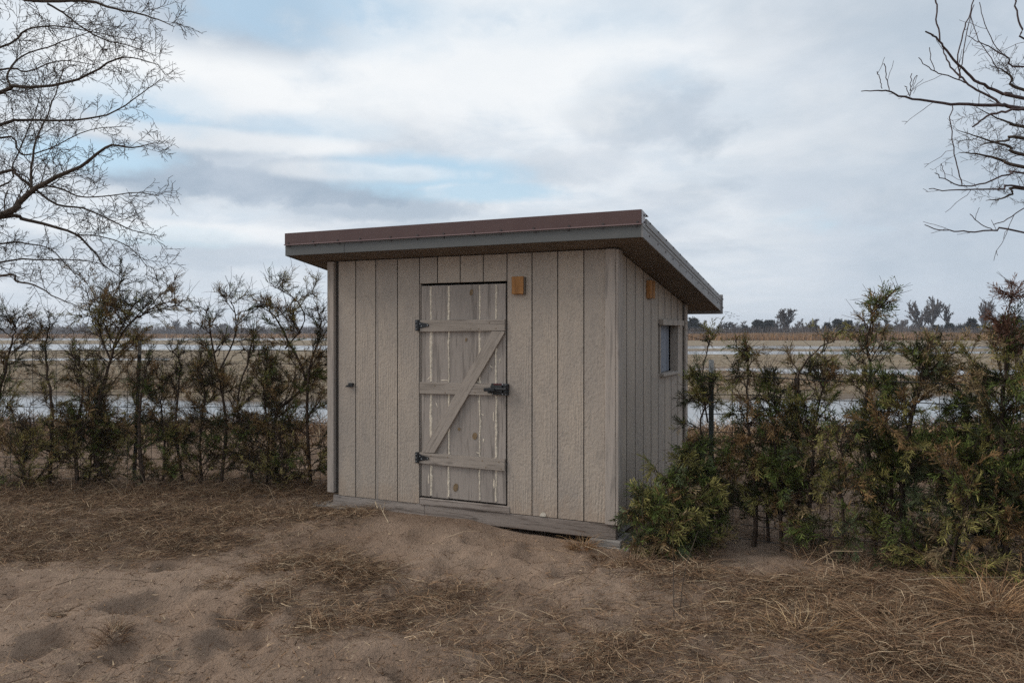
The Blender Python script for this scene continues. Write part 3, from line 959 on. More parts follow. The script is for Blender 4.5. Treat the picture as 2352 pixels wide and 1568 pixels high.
    box_obj("door_jamb", (DX0 - 0.010, DX0 - 0.001, 0.006, 0.044, DZ0, DZ1 + 0.01), M['trim'], dr, 0.002)
    seams = [DX0 + 0.008] + [FW(q, 800)[0] for q in (989, 1030, 1101, 1139)] + [DX1 - 0.006]
    for a, b in zip(seams[:-1], seams[1:]):
        box_obj("plank", (a + 0.001, b - 0.001, yd + random.uniform(0, 0.0025), yd + 0.0235, DZ0 + random.uniform(0, 0.004), DZ1 - 0.006), M['plank'], dr, 0.002)
    # rails and brace
    def rail(pts, d0, d1):
        v, f = prism([FW(*p) for p in pts], d0, d1)
        cx = sum(q[0] for q in v) / len(v)
        cz = sum(q[2] for q in v) / len(v)
        v = [(q[0] - cx, q[1], q[2] - cz) for q in v]
        return pymesh("rail", v, f, M['rail']), (cx, 0, cz)
    for pts in (((967, 761.5), (1161, 759), (1161, 733), (967, 735)), ((966, 903), (1142, 907), (1142, 881), (966, 877)), ((965, 1062), (1161, 1080), (1161, 1053.5), (965, 1038))):
        me, loc = rail(pts, yd - 0.019, yd - 0.0006)
        o = mesh_obj("rail", me, dr, loc)
    bz0, bz1 = FW(985, 1036), FW(1150, 761)
    pts = [FW(971, 1037.5), FW(1000, 1039), FW(1160.5, 764), FW(1160.5, 760.5), FW(1132, 760.5)]
    # split so that the fibre runs along the brace
    import mathutils
    c = np.array([(pts[0][0] + pts[2][0]) / 2, (pts[0][1] + pts[2][1]) / 2])
    dd = np.array(pts[2]) - np.array(pts[1])
    an = math.atan2(dd[1], dd[0])
    ca, sa = math.cos(-an), math.sin(-an)
    loc2 = [((x - c[0]) * ca - (z - c[1]) * sa, (x - c[0]) * sa + (z - c[1]) * ca) for x, z in pts]
    v, f = prism(loc2, yd - 0.0215, yd - 0.0008)
    mesh_obj("brace", pymesh("brace", v, f, M['rail']), dr, (c[0], 0, c[1]), (0, -an, 0))
    # nail heads on the rails
    nv, nf = cyl((0, 0, 0), (0, -1, 0), 0.0045, 0.0012, 8)
    nm = pymesh("nail_head", nv, nf, M['knot'])
    for px, py in ((1083, 755), (1126, 741), (1102, 755), (1141, 754), (1001, 885), (1025, 901), (1073, 901), (1093, 901), (992, 1046), (1030, 1049), (1110, 1057), (1148, 1060), (1118, 1072), (1153, 1076)):
        x, z = FW(px, py)
        mesh_obj("nail_head", nm, dr, (x, yd - 0.0192, z))
    # filler squeezed out along the plank seams
    rr = random.Random(8)
    zr0 = [FW(1060, q)[1] for q in (759, 735, 904, 879, 1070, 1046)]
    spans = [(DZ1 - 0.012, zr0[1] + 0.002), (zr0[0] - 0.002, zr0[3] + 0.002), (zr0[2] - 0.002, zr0[5] + 0.004), (zr0[4] - 0.01, DZ0 + 0.015)]
    for si, sx in enumerate(seams[1:-1]):
        wbase = (0.016, 0.016, 0.013, 0.014)[si]
        for za, zb in spans:
            if si in (0, 1):
                za, zb = za - 0.0, zb
            n = max(6, int((za - zb) / 0.012))
            V, F = [], []
            wl = wr_ = wbase * 0.5
            ctr = sx
            for k in range(n + 1):
                zz = za + (zb - za) * k / n
                ctr += rr.uniform(-0.0012, 0.0012) + (sx - ctr) * 0.2
                wl += rr.uniform(-0.0016, 0.0016) + (wbase * 0.5 - wl) * 0.15
                wr_ += rr.uniform(-0.0016, 0.0016) + (wbase * 0.5 - wr_) * 0.15
                if rr.random() < 0.03:
                    wr_ += 0.008
                a, b = max(wl, 0.0012), max(wr_, 0.0012)
                pr = 0.0025 + rr.uniform(0, 0.002)
                V += [(ctr - a, yd + 0.001, zz), (ctr - a * 0.5, yd - pr, zz), (ctr + b * 0.5, yd - pr * rr.uniform(0.5, 1), zz), (ctr + b, yd + 0.001, zz)]
                if k:
                    o = (k - 1) * 4
                    for q in range(3):
                        F.append([o + q, o + q + 1, o + q + 5, o + q + 4][::-1])
            mesh_obj("filler_bead", pymesh("filler_bead", V, F, M['caulk']), dr)
    # smears of filler beside the seams
    for px, py, w, h, a in ((985, 868, 16, 3, -30), (1020, 873, 26, 3, 0), (1100, 877, 18, 3, 0), (1128, 842, 14, 3, 35), (1148, 828, 3, 16, 12), (1003, 930, 3, 16, -20), (1110, 1012, 4, 12, 5), (1108, 952, 8, 3, 20), (1112, 800, 4, 10, -25), (1133, 955, 4, 30, 0), (984, 1100, 5, 30, 0), (1134, 1110, 6, 30, 0), (1098, 1040, 12, 3, 10), (1137, 1052, 12, 3, 0)):
        x, z = FW(px, py)
        s = 0.0031
        n = 10
        V = [(0, -0.0015, 0)]
        for k in range(n):
            t = 2 * math.pi * k / n
            rx, rz = w * s * 0.5 * math.cos(t) * rr.uniform(0.6, 1.15), h * s * 0.5 * math.sin(t) * rr.uniform(0.6, 1.15)
            V.append((rx, 0.0, rz))
        F = [[0, k + 1, (k + 1) % n + 1] for k in range(n)]
        mesh_obj("filler_smear", pymesh("filler_smear", V, F, M['caulk']), dr, (x, yd - 0.0004, z), (0, math.radians(a), 0))
    # knots
    for px, py, w, h in ((1082, 671, 9, 15), (1070, 780, 5, 10), (1046, 1119, 13, 20), (1090, 1001, 13, 17), (1054, 985, 8, 8), (1139, 700, 4, 5)):
        x, z = FW(px, py)
        n = 14
        s = 0.0032
        V = [(0, -0.0012, 0)] + [(w * s * 0.5 * math.cos(2 * math.pi * k / n), 0, h * s * 0.5 * math.sin(2 * math.pi * k / n)) for k in range(n)]
        F = [[0, k + 1, (k + 1) % n + 1] for k in range(n)]
        mesh_obj("knot", pymesh("knot", V, F, M['knot']), dr, (x, yd - 0.0005, z), (0, 0.25, 0))
    # hinges
    for py in (747, 1049.5):
        xa, zc = FW(961, py)
        leaf = cbox(xa - 0.016, xa + 0.013, -0.0225, -0.0015, zc - 0.042, zc + 0.042, 0.002)
        xt = FW(988, py)[0]
        strap = prism([(xa + 0.012, zc - 0.026), (xt - 0.006, zc - 0.010), (xt, zc), (xt - 0.006, zc + 0.010), (xa + 0.012, zc + 0.026)], yd - 0.024, yd - 0.0195)
        pin = cyl((xa + 0.014, -0.024, zc - 0.040), (0, 0, 1), 0.006, 0.08, 8)
        hv, hf = merge(leaf, strap, pin)
        nface = len(hf)
        bolts = [cyl((bx, by, bz), (0, -1, 0), 0.0045, 0.002, 8) for bx, by, bz in ((xa - 0.006, -0.0225, zc + 0.028), (xa - 0.006, -0.0225, zc), (xa - 0.006, -0.0225, zc - 0.028), (xa + 0.026, yd - 0.024, zc + 0.012), (xa + 0.040, yd - 0.024, zc - 0.006), (xt - 0.012, yd - 0.024, zc))]
        hv, hf = merge((hv, hf), *bolts)
        me = pymesh("hinge", hv, hf, [M['black'], M['bolt']])
        for k in range(nface, len(hf)):
            me.polygons[k].material_index = 1
        mesh_obj("hinge", me, dr)
    # latch
    xa, za = FW(1120, 898)
    xb, zb = FW(1170, 880)
    zt, z_b = FW(1145, 880)[1], FW(1145, 906)[1]
    yl_ = yd - 0.0195
    lp = [cbox(xa + 0.04, xb - 0.034, yl_ - 0.005, yl_, z_b, zt, 0.002), cbox(xb - 0.032, xb, yl_ - 0.012, -0.0005, z_b - 0.003, zt - 0.001, 0.003),
          cbox(xa + 0.045, xb - 0.036, yl_ - 0.034, yl_ - 0.0052, z_b + 0.020, zt - 0.012, 0.006), cbox(xb - 0.030, xb - 0.003, yl_ - 0.032, yl_ - 0.0122, z_b + 0.012, zt - 0.008, 0.005),
          cbox(xa, xa + 0.09, yl_ - 0.056, yl_ - 0.036, z_b + 0.026, z_b + 0.052, 0.005), cbox(xa + 0.03, xa + 0.055, yl_ - 0.050, yl_ - 0.0055, z_b + 0.012, z_b + 0.028, 0.004),
          cyl((xa + 0.03, yl_ - 0.030, z_b + 0.044), (1, 0, 0), 0.010, xb - xa - 0.035, 10)]
    lv, lf = merge(*lp)
    nface = len(lf)
    bolts = [cyl((bx, by, bz), (0, -1, 0), 0.0055, 0.003, 8) for bx, by, bz in ((xa + 0.052, yl_ - 0.005, z_b + 0.008), (xb - 0.045, yl_ - 0.005, z_b + 0.008), (xb - 0.016, yl_ - 0.012, z_b + 0.006), (xb - 0.045, yl_ - 0.005, zt - 0.006), (xb - 0.016, yl_ - 0.012, zt - 0.009))]
    tab = cbox(xa + 0.06, xb - 0.05, yl_ - 0.008, yl_ - 0.0052, zt - 0.011, zt - 0.002, 0.001)
    lv, lf = merge((lv, lf), *bolts)
    n2 = len(lf)
    lv, lf = merge((lv, lf), tab)
    me = pymesh("latch", lv, lf, [M['black'], M['bolt'], M['red']])
    for k in range(nface, len(lf)):
        me.polygons[k].material_index = 1 if k < n2 else 2
    o = mesh_obj("latch", me, dr)
    o["label"] = "black metal gate latch on the door's middle rail"
    # hook catch on the wall
    xa, za = FW(798, 888)
    xb, zb = FW(813, 879)
    hook = merge(cbox(xa + 0.022, xb, -0.022, -0.0005, za + 0.002, zb, 0.003), prism([(xa, za), (xa + 0.045, za), (xa + 0.03, za + 0.016), (xa + 0.012, za + 0.010), (xa + 0.014, za + 0.018)], -0.030, -0.018))
    o = mesh_obj("hook_catch", pymesh("hook_catch", *hook, M['black']), shed)
    o["label"] = "small black hook catch on the wall beside the door"
    # chip of pale paint
    x, z = FW(1246, 1181)
    V, F = prism([(-0.024, -0.012), (0.026, -0.014), (0.030, 0.004), (0.012, 0.018), (-0.004, 0.015), (-0.012, 0.004)], -0.004, 0.0)
    o = mesh_obj("paint_chip", pymesh("paint_chip", V, F, M['chip']), shed, (x, -0.0005, z))
    # cedar blocks
    xa, za = FW(1179.5, 676)
    xb, zb = FW(1206, 635)
    bl = box_obj("cedar_block", (xa, xb, -0.034, -0.0005, za, zb), M['cedar'], shed, 0.003)
    bl["label"] = "orange cedar block under the eave beside the door"
    v, f = cbox(xb - 0.001, xb + 0.008, -0.026, -0.0008, za - 0.004, zb - 0.004, 0.002)
    mesh_obj("mount_plate", pymesh("mount_plate", v, f, M['soffit']), bl, [-q for q in bl.location])
    yb0, yb1, zc0, zc1 = 0.75, 0.89, 1.772, 1.912
    bl = box_obj("cedar_block", (0.0005, 0.036, yb0, yb1, zc0, zc1), M['cedar'], shed, 0.003)
    bl["label"] = "orange cedar block high on the window side of the shed"


shed_build()


def shed_xy(lx, ly):
    return SR + UX * lx + UY * ly


# wooden blocks under the corners
def block(dims, label, rz, z, lx, ly, jit=0.002):
    x, y = shed_xy(lx, ly)
    v, f = cbox(-dims[0] / 2, dims[0] / 2, -dims[1] / 2, dims[1] / 2, 0, dims[2], 0.004)
    v = [tuple(q + random.uniform(-jit, jit) for q in p) for p in v]
    o = mesh_obj("support_block", pymesh("support_block", v, f, M['greywood']), None, (x, y, z), (0, 0, RZ + rz))
    set_props(o, label, "wood block", "wood blocks under the shed corners")


block((0.22, 0.28, 0.036), "grey wood block directly under the shed's near corner beam", 0.03, 0.034, -0.075, 0.10)
block((0.34, 0.30, 0.036), "wider grey wood plank lowest in the stack under the near corner", -0.02, -0.003, -0.06, 0.09)
block((0.30, 0.24, 0.022), "thin grey plank on top of the stack under the shed's far left corner", 0.1, 0.061, -2.44, 0.10)
block((0.42, 0.24, 0.026), "longer grey plank sticking out under the shed's far left corner", 0.25, 0.034, -2.50, 0.13)

# ------------------------------------------------------------------ wire fences
def wire_line(pts, r):
    V, F = tubes([(np.array(pts, float), np.full(len(pts), r))], 4)
    return V, F


def t_post(x, y, z0, z1, mat_top, lean=(0, 0), body='post', tip=0.14):
    """steel T post: flange, web and studs"""
    parts = [cbox(-0.018, 0.018, -0.002, 0.004, 0, z1 - z0, 0.001), cbox(-0.003, 0.003, 0.0042, 0.034, 0, z1 - z0 - 0.005, 0.001)]
    for zz in np.arange(0.25, z1 - z0 - 0.05, 0.075):
        parts.append(cbox(-0.006, 0.006, -0.010, -0.0022, zz, zz + 0.02, 0.002))
    H = z1 - z0
    parts[0] = cbox(-0.018, 0.018, -0.002, 0.004, 0, H - tip, 0.001)
    parts[1] = cbox(-0.003, 0.003, 0.0042, 0.034, 0, H - tip, 0.001)
    if tip:
        parts += [cbox(-0.018, 0.018, -0.002, 0.004, H - tip, H, 0.001), cbox(-0.003, 0.003, 0.0042, 0.034, H - tip, H, 0.001)]
    v, f = merge(*parts)
    me = pymesh("post", v, f, [M[body], mat_top])
    for p in me.polygons:
        if tip and p.center.z > H - tip - 0.0005:
            p.material_index = 1
    return me, (x, y, z0), (lean[0], lean[1], 0)


def fence(name, label, a, b, posts, hs, spacing, ztop, droop, r=0.0028):
    """a, b ground ends (x, y); hs = heights of the line wires above the lowest"""
    a, b = np.array(a, float), np.array(b, float)
    L = np.linalg.norm(b - a)
    f = empty(name, (a[0], a[1], gz(*a)))
    set_props(f, label, "fence")
    n = int(L / spacing)
    loc = np.array(f.location)
    ph = rng.uniform(0, 6, 4)

    def pos(t, h):
        p = a + (b - a) * t
        zt = ztop(t)
        s = 0.008 * math.sin(t * 9 + ph[0]) + 0.006 * math.sin(t * 23 + ph[1])
        off = 0.012 * math.sin(t * 13 + ph[2] + h * 2)
        nrm = np.array([-(b - a)[1], (b - a)[0]]) / L
        q = p + nrm * off
        return np.array([q[0], q[1], zt - hs[-1] + h + s]) - loc
    for h in hs:
        pts = [pos(t, h) for t in np.linspace(0, 1, 40)]
        V, F = wire_line(pts, r * (1.25 if h in (hs[0], hs[-1]) else 1.0))
        mesh_obj("line_wire", npmesh("line_wire", V, F, M['wire'], None, True), f)
    for i in range(n + 1):
        t = i / n
        pts = [pos(t, h) + np.array([0, -r * 1.6, 0]) for h in np.linspace(hs[0] - 0.02, hs[-1], 7)]
        V, F = wire_line(pts, r * 0.95)
        mesh_obj("stay_wire", npmesh("stay_wire", V, F, M['wire'], None, True), f)
    for x, y, z1, mt, lean, body, tip in posts:
        me, l, rot = t_post(x, y, gz(x, y) - 0.15, z1, mt, lean, body, tip)
        po = mesh_obj("post", me, f, np.array(l) - loc, rot)
        if tip == 0.0:
            po.scale = (0.5, 0.5, 1)
    return f


HS = [0.0, 0.10, 0.20, 0.31, 0.43, 0.56, 0.70, 0.85, 0.98, 1.12, 1.25]
LF_D = 7.75
pL = P(303, 800, LF_D - 0.02)
fence("wire_fence", "square-mesh wire fence with junipers growing through it beside the shed's far corner", (-6.6, LF_D + 0.15), (-1.15, LF_D - 0.05),
      [(pL[0], pL[1] + 0.03, pL[2] + 0.10, M['post_top'], (0, math.radians(2.4)), 'post', 0.16), (P(-140, 800, LF_D)[0], LF_D + 0.12, 1.42, M['post'], (0, 0), 'post', 0.0)],
      HS, 0.232, lambda t: P(0, 802, LF_D)[2] * (1 - t) + P(750, 808, LF_D)[2] * t, 0)
p1, p2 = P(1632, 1245, 5.75), P(2290, 1330, 4.9)
dirf = (p2 - p1)[:2] / np.linalg.norm((p2 - p1)[:2])
fa, fb = p1[:2] - dirf * 0.06, p1[:2] + dirf * 3.4
pw = P(1834, 868, 5.50)
pr_ = P(1939, 812, 5.36)
fence("wire_fence", "square-mesh wire fence behind the dense junipers on the window side of the shed", fa, fb,
      [(p1[0], p1[1] - 0.02, P(1632, 826, 5.73)[2], M['post_top'], (0, 0), 'post', 0.09), (pw[0], pw[1] + 0.03, pw[2], M['rust'], (0, 0), 'rust', 0.2)],
      HS, 0.205, lambda t: 1.18 + 0.02 * t, 0, 0.003)


# ------------------------------------------------------------------ junipers
def spray_template(seed, fat=1.0):
    """flat-ish feathery branchlet, unit length along +z"""
    r = np.random.default_rng(seed)
    V, F = [], []

    def blade(p, d, L, w):
        d = d / np.linalg.norm(d)
        s = np.cross(d, r.normal(size=3))
        s /= np.linalg.norm(s)
        o = len(V)
        V.extend([p, p + d * L * 0.4 + s * w, p + d * L, p + d * L * 0.4 - s * w])
        F.append([o, o + 1, o + 2, o + 3])
    up = np.array([0, 0, 1.0])
    blade(np.zeros(3), up, 1.0, 0.026 * fat)
    n = 5
    for i in range(n):
        t = 0.05 + 0.80 * i / n + r.uniform(-0.03, 0.03)
        sgn = 1 if i % 2 else -1
        d = np.array([sgn * r.uniform(0.45, 0.8), r.uniform(-0.4, 0.4), r.uniform(0.8, 1.2)])
        L = (0.60 - 0.32 * t) * r.uniform(0.75, 1.2)
        p = up * t
        blade(p, d, L, 0.036 * fat)
        dn = d / np.linalg.norm(d)
        d2 = dn + np.array([r.uniform(-0.8, 0.8), r.uniform(-0.6, 0.6), r.uniform(0.0, 0.6)])
        blade(p + dn * L * 0.5, d2, L * 0.6, 0.036 * fat)
    return np.array(V), np.array(F)


SPRAYS = [spray_template(s) for s in (1, 2, 3, 4, 5)]
FAT_SPRAYS = [spray_template(s, 2.0) for s in (1, 2, 3)]


def instance_sprays(pos, dirs, size, tint, r, SPRAYS=SPRAYS):
    Vs, Fs, Ts, off = [], [], [], 0
    which = r.integers(0, len(SPRAYS), len(pos))
    for k, (tv, tf) in enumerate(SPRAYS):
        m = which == k
        if not m.any():
            continue
        p, d, s, c = pos[m], dirs[m], size[m], tint[m]
        d = d / (np.linalg.norm(d, axis=1)[:, None] + 1e-9)
        rnd = r.normal(size=d.shape)
        u = np.cross(d, rnd)
        u /= (np.linalg.norm(u, axis=1)[:, None] + 1e-9)
        w = np.cross(d, u)
        V = p[:, None, :] + s[:, None, None] * (tv[None, :, 0:1] * u[:, None, :] + tv[None, :, 1:2] * w[:, None, :] + tv[None, :, 2:3] * d[:, None, :])
        n, q = len(p), len(tv)
        F = tf[None] + (np.arange(n) * q)[:, None, None] + off
        Vs.append(V.reshape(-1, 3))
        Fs.append(F.reshape(-1, 4))
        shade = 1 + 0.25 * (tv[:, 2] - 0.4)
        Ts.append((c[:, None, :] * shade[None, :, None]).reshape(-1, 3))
        off += n * q
    return np.concatenate(Vs), np.concatenate(Fs), np.concatenate(Ts)


GREEN, OLIVE, BRONZE, DARK, TAN = (0.118, 0.146, 0.038), (0.235, 0.205, 0.066), (0.24, 0.145, 0.066), (0.044, 0.049, 0.020), (0.27, 0.195, 0.105)
BLUEG = (0.115, 0.138, 0.068)
REDB = (0.15, 0.075, 0.05)


def juniper(label, keys, spread, nlimb, mix, seed, hmin=0.12, dens=1.0, size=(0.09, 0.16), trunk_r=0.022, extra=(), top_bare=0.0, droop=0.0, group="junipers along the fence", twigs=1, thin_top=0.7, lean=0.0):
    """keys: (px, py, depth) spots of the leading stem, base first; mix: [(colour, weight)]"""
    r = np.random.default_rng(seed)
    spread0 = spread
    K = [P(*k) for k in keys]
    base = np.array([K[0][0], K[0][1], gz(K[0][0], K[0][1]) - 0.04])
    K[0] = base
    stems = [(spline(K, 18), trunk_r, 1.0, None)]
    for ex in extra:
        stems.append((spline([P(*k) for k in ex[0]], 12), ex[1], ex[2], ex[3] if len(ex) > 3 else None))
    cols = np.array([m[0] for m in mix])
    wts = np.array([m[1] for m in mix], float)
    wts /= wts.sum()
    lines, sp, sdir, ssz, stc = [], [], [], [], []
    for st, tr, share, own in stems:
        spread = spread0 * (0.26 if own else 1.0)
        n = len(st)
        st = st + r.normal(0, 0.008, st.shape) * np.linspace(0, 1, n)[:, None]
        lines.append((st, np.linspace(tr, 0.0035, n) * (1 + 0.15 * r.random(n))))
        H = st[-1, 2] - st[0, 2]
        for i in range(int(nlimb * share * (1.55 if thin_top < 0.85 else 1.2))):
            h = hmin + (0.98 - hmin) * r.random() ** (1.0 + 0.45 * thin_top)
            f = h * (n - 1)
            k = min(int(f), n - 2)
            p = st[k] + (st[k + 1] - st[k]) * (f - k)
            az = r.uniform(0, 2 * math.pi)
            el = math.radians(r.uniform(5 + 35 * h, 55 + 22 * h))
            L = spread * (0.30 + 0.75 * (1 - h) ** 0.7) * r.uniform(0.55, 1.15)
            d = np.array([math.cos(az) * math.cos(el), math.sin(az) * math.cos(el) * 0.75, math.sin(el)])
            c = r.uniform(-0.45, 0.3) - droop
            t = np.linspace(0, 1, 6)[:, None]
            pts = p + d * L * t + np.array([0, 0, c * L]) * t ** 2 + np.cumsum(r.normal(0, 0.012, (6, 3)), 0)
            lines.append((pts, np.linspace(0.007 * (0.5 + L), 0.0018, 6)))
            bare = r.random() < top_bare
            col_i = r.choice(len(cols), p=wts)
            subs = [(pts, 1.0)]
            for j in range(int(3 + 5 * L / 0.5)):
                q = r.uniform(0.2, 1.0)
                kk = min(int(q * 5), 4)
                pp = pts[kk] + (pts[kk + 1] - pts[kk]) * (q * 5 - kk)
                dd = (pts[kk + 1] - pts[kk])
                dd /= np.linalg.norm(dd)
                dd = dd + r.normal(0, 0.55, 3)
                dd /= np.linalg.norm(dd)
                L2 = L * r.uniform(0.2, 0.5)
                t2 = np.linspace(0, 1, 4)[:, None]
                p2 = pp + dd * L2 * t2 + np.array([0, 0, (r.uniform(-0.3, 0.3) - droop) * L2]) * t2 ** 2
                lines.append((p2, np.linspace(0.0032, 0.0012, 4)))
                subs.append((p2, 0.8))
            for pts_, wgt in subs:
                for _ in range(twigs):
                    q = r.uniform(0.2, 0.95) * (len(pts_) - 1)
                    kk = int(q)
                    pp = pts_[kk] + (pts_[kk + 1] - pts_[kk]) * (q - kk)
                    dd = pts_[kk + 1] - pts_[kk]
                    dd = dd / (np.linalg.norm(dd) + 1e-9) + r.normal(0, 0.7, 3)
                    L3 = r.uniform(0.03, 0.10)
                    lines.append((np.array([pp, pp + dd * L3 * 0.5, pp + dd * L3 + r.normal(0, 0.015, 3)]), np.array([0.0018, 0.0015, 0.001])))
                m = len(pts_)
                seg = np.linalg.norm(pts_[-1] - pts_[0])
                ns = max(1, int(dens * wgt * (4 + seg * 88) * (1.0 if own else max(0.12, 1 + thin_top * (0.12 - 1.05 * h))) * ((0.5 if h < 0.30 else (0.78 if h < 0.5 else 1.0)) if thin_top > 0.85 else (0.75 if h < 0.30 else 1.0)) * (0.22 if bare else 1.0)))
                q = r.uniform(0.12, 1.0, ns) * (m - 1)
                kk = np.minimum(q.astype(int), m - 2)
                a, b = pts_[kk], pts_[kk + 1]
                sp.append(a + (b - a) * (q - kk)[:, None])
                tg = b - a
                tg = tg / (np.linalg.norm(tg, axis=1)[:, None] + 1e-9)
                sdir.append(tg + r.normal(0, 0.38, (ns, 3)) + np.array([lean, 0, 0.10 - 1.4 * droop]))
                ssz.append(r.uniform(size[0], size[1], ns) * r.uniform(0.42, 0.85, ns))
                pick = np.where(r.random(ns) < 0.88, col_i, r.choice(len(cols), ns, p=wts))
                cc = cols[pick] if own is None else np.tile(np.array(own), (ns, 1))
                stc.append(cc * r.uniform(0.7, 1.3, ns)[:, None])
    pos, dirs, sz, tc = np.concatenate(sp), np.concatenate(sdir), np.concatenate(ssz), np.concatenate(stc)
    # nothing grows through the shed or below the sand
    q = pos[:, :2] - SR
    lx, ly = q @ UX, q @ UY
    ok = ~((lx > -W_ - 0.05) & (lx < 0.03) & (ly > -0.05) & (ly < D_ + 0.05))
    ok &= pos[:, 2] > hgt(pos[:, 0], pos[:, 1]) + 0.01
    pos, dirs, sz, tc = pos[ok], dirs[ok], sz[ok], tc[ok]
    tree = empty("juniper", tuple(base))
    set_props(tree, label, "juniper", group)
    V, F = tubes(lines, 3)
    mesh_obj("trunk", npmesh("trunk", V - base, F, M['bark_juniper'], None, True), tree)
    V, F, T = instance_sprays(pos, dirs, sz, tc, r)
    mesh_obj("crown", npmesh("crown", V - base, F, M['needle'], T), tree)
    return len(F)


MIXL = [((0.30, 0.25, 0.09), 2.0), ((0.30, 0.195, 0.09), 2.4), (GREEN, 1.4), (DARK, 0.9), (TAN, 0.6)]
MIXR = [(GREEN, 2.6), (OLIVE, 2.2), (DARK, 1.8), (BRONZE, 0.9), (TAN, 0.4), (BLUEG, 0.3)]
GL, GR = "junipers grown through the fence beside the shed's far corner", "junipers grown through the fence on the window side"
nf = 0
LD = 7.55
S9 = (0.06, 0.12)
nf += juniper("juniper cut by the picture's left edge, dark and dense at half height", [(-30, 1125, LD), (-10, 950, LD), (25, 800, LD), (40, 728, LD)], 0.55, 30, MIXL + [(DARK, 2.5)], 101, 0.10, 1.3, S9, group=GL, twigs=4, thin_top=1.0, lean=0.3, top_bare=0.15)
nf += juniper("thin juniper with a narrow green tuft, second from the picture's left edge", [(113, 1105, LD), (120, 950, LD), (105, 820, LD), (118, 738, LD)], 0.32, 26, MIXL, 102, 0.12, 1.1, S9, group=GL, twigs=4, thin_top=1.0, lean=0.3, top_bare=0.3)
nf += juniper("tall spreading juniper leaning over just left of the fence post", [(240, 1110, LD), (215, 1000, LD), (245, 860, LD), (275, 760, LD), (312, 693, LD)], 0.62, 38, MIXL, 103, 0.15, 1.1, S9, 0.026, extra=[([(262, 800, LD), (300, 740, LD - 0.1), (350, 715, LD - 0.15), (420, 700, LD - 0.2)], 0.010, 0.35), ([(255, 830, LD), (225, 760, LD + 0.1), (200, 715, LD + 0.1)], 0.010, 0.3)], group=GL, twigs=4, thin_top=1.0, lean=0.3, top_bare=0.25)
nf += juniper("dark green juniper clump hugging the steel fence post", [(330, 1105, LD - 0.1), (320, 1000, LD - 0.1), (325, 900, LD - 0.1), (345, 815, LD - 0.1)], 0.36, 26, MIXR, 104, 0.05, 1.1, S9, group=GL, twigs=4, thin_top=1.0, lean=0.3)
nf += juniper("slim juniper with drooping tip and bare bent stem right of the fence post", [(424, 1098, LD), (405, 1000, LD), (410, 900, LD), (412, 830, LD), (385, 795, LD)], 0.27, 18, MIXR, 105, 0.2, 0.8, S9, 0.016, group=GL, twigs=4, thin_top=1.0, lean=0.3, top_bare=0.2)
nf += juniper("sparse tall juniper with brown curled top midway between post and shed", [(505, 1085, LD), (520, 980, LD), (505, 880, LD), (485, 770, LD), (476, 703, LD)], 0.38, 32, MIXL, 106, 0.08, 0.9, S9, 0.018, extra=[([(500, 860, LD), (540, 770, LD), (535, 700, LD), (515, 690, LD)], 0.009, 0.3)], group=GL, twigs=4, thin_top=1.0, lean=0.3, top_bare=0.35)
nf += juniper("juniper with crossing bare stems and sparse bronze foliage", [(585, 1090, LD), (560, 1000, LD), (545, 920, LD), (570, 820, LD), (585, 740, LD)], 0.42, 32, MIXL, 107, 0.06, 1.1, S9, 0.018, group=GL, twigs=4, thin_top=1.0, lean=0.3, top_bare=0.3)
nf += juniper("windswept juniper with two feathery plumes swept towards the shed wall", [(640, 1095, LD), (630, 960, LD), (700, 880, LD + 0.05), (660, 780, LD), (625, 720, LD), (592, 703, LD)], 0.40, 32, MIXL, 108, 0.06, 1.0, S9, 0.022, extra=[([(655, 800, LD), (700, 740, LD), (680, 690, LD), (620, 655, LD)], 0.009, 0.35)], group=GL, twigs=4, thin_top=1.0, lean=0.3, top_bare=0.25)
nf += juniper("slender upright juniper touching the shed's far left corner", [(715, 1095, LD - 0.05), (705, 960, LD - 0.05), (712, 840, LD), (738, 760, LD), (725, 703, LD)], 0.36, 32, MIXL, 109, 0.05, 1.0, S9, 0.018, group=GL, twigs=4, thin_top=1.0, lean=0.3, top_bare=0.3)
nf += juniper("short bushy juniper low in front of the fence by the shed corner", [(655, 1110, LD - 0.2), (650, 1060, LD - 0.2), (640, 1000, LD - 0.2)], 0.40, 16, MIXL, 110, 0.05, 0.8, S9, group=GL, twigs=4, thin_top=1.0, lean=0.3)
nf += juniper("brownish juniper bush low on the fence nearest the left picture edge", [(60, 1120, LD - 0.15), (55, 1050, LD - 0.15), (70, 960, LD - 0.15)], 0.50, 22, MIXL + [(DARK, 1.5)], 111, 0.05, 0.9, S9, group=GL, twigs=4, thin_top=1.0, lean=0.3)
nf += juniper("olive juniper between the thin tufted one and the leaning one", [(180, 1115, LD - 0.1), (175, 1020, LD - 0.1), (190, 900, LD - 0.1), (180, 820, LD - 0.1)], 0.42, 24, MIXL, 112, 0.08, 0.8, S9, group=GL, twigs=4, thin_top=1.0, lean=0.3)
RD = 5.55
nf += juniper("low spreading juniper leaning across the shed's window-side wall to the near corner", [(1600, 1255, 5.5), (1595, 1180, 5.5), (1590, 1090, 5.5), (1592, 1010, 5.55)], 0.25, 30, MIXR, 201, 0.02, 0.85, (0.08, 0.15), 0.024,
              extra=[([(1590, 1230, 5.5), (1540, 1170, 5.35), (1490, 1165, 5.25), (1450, 1190, 5.2)], 0.012, 0.75), ([(1597, 1200, 5.5), (1560, 1120, 5.5), (1535, 1100, 5.45), (1515, 1110, 5.4)], 0.012, 0.35), ([(1590, 1245, 5.45), (1530, 1235, 5.2), (1470, 1260, 5.1)], 0.010, 0.5)], group=GR, droop=0.25, thin_top=0.2)
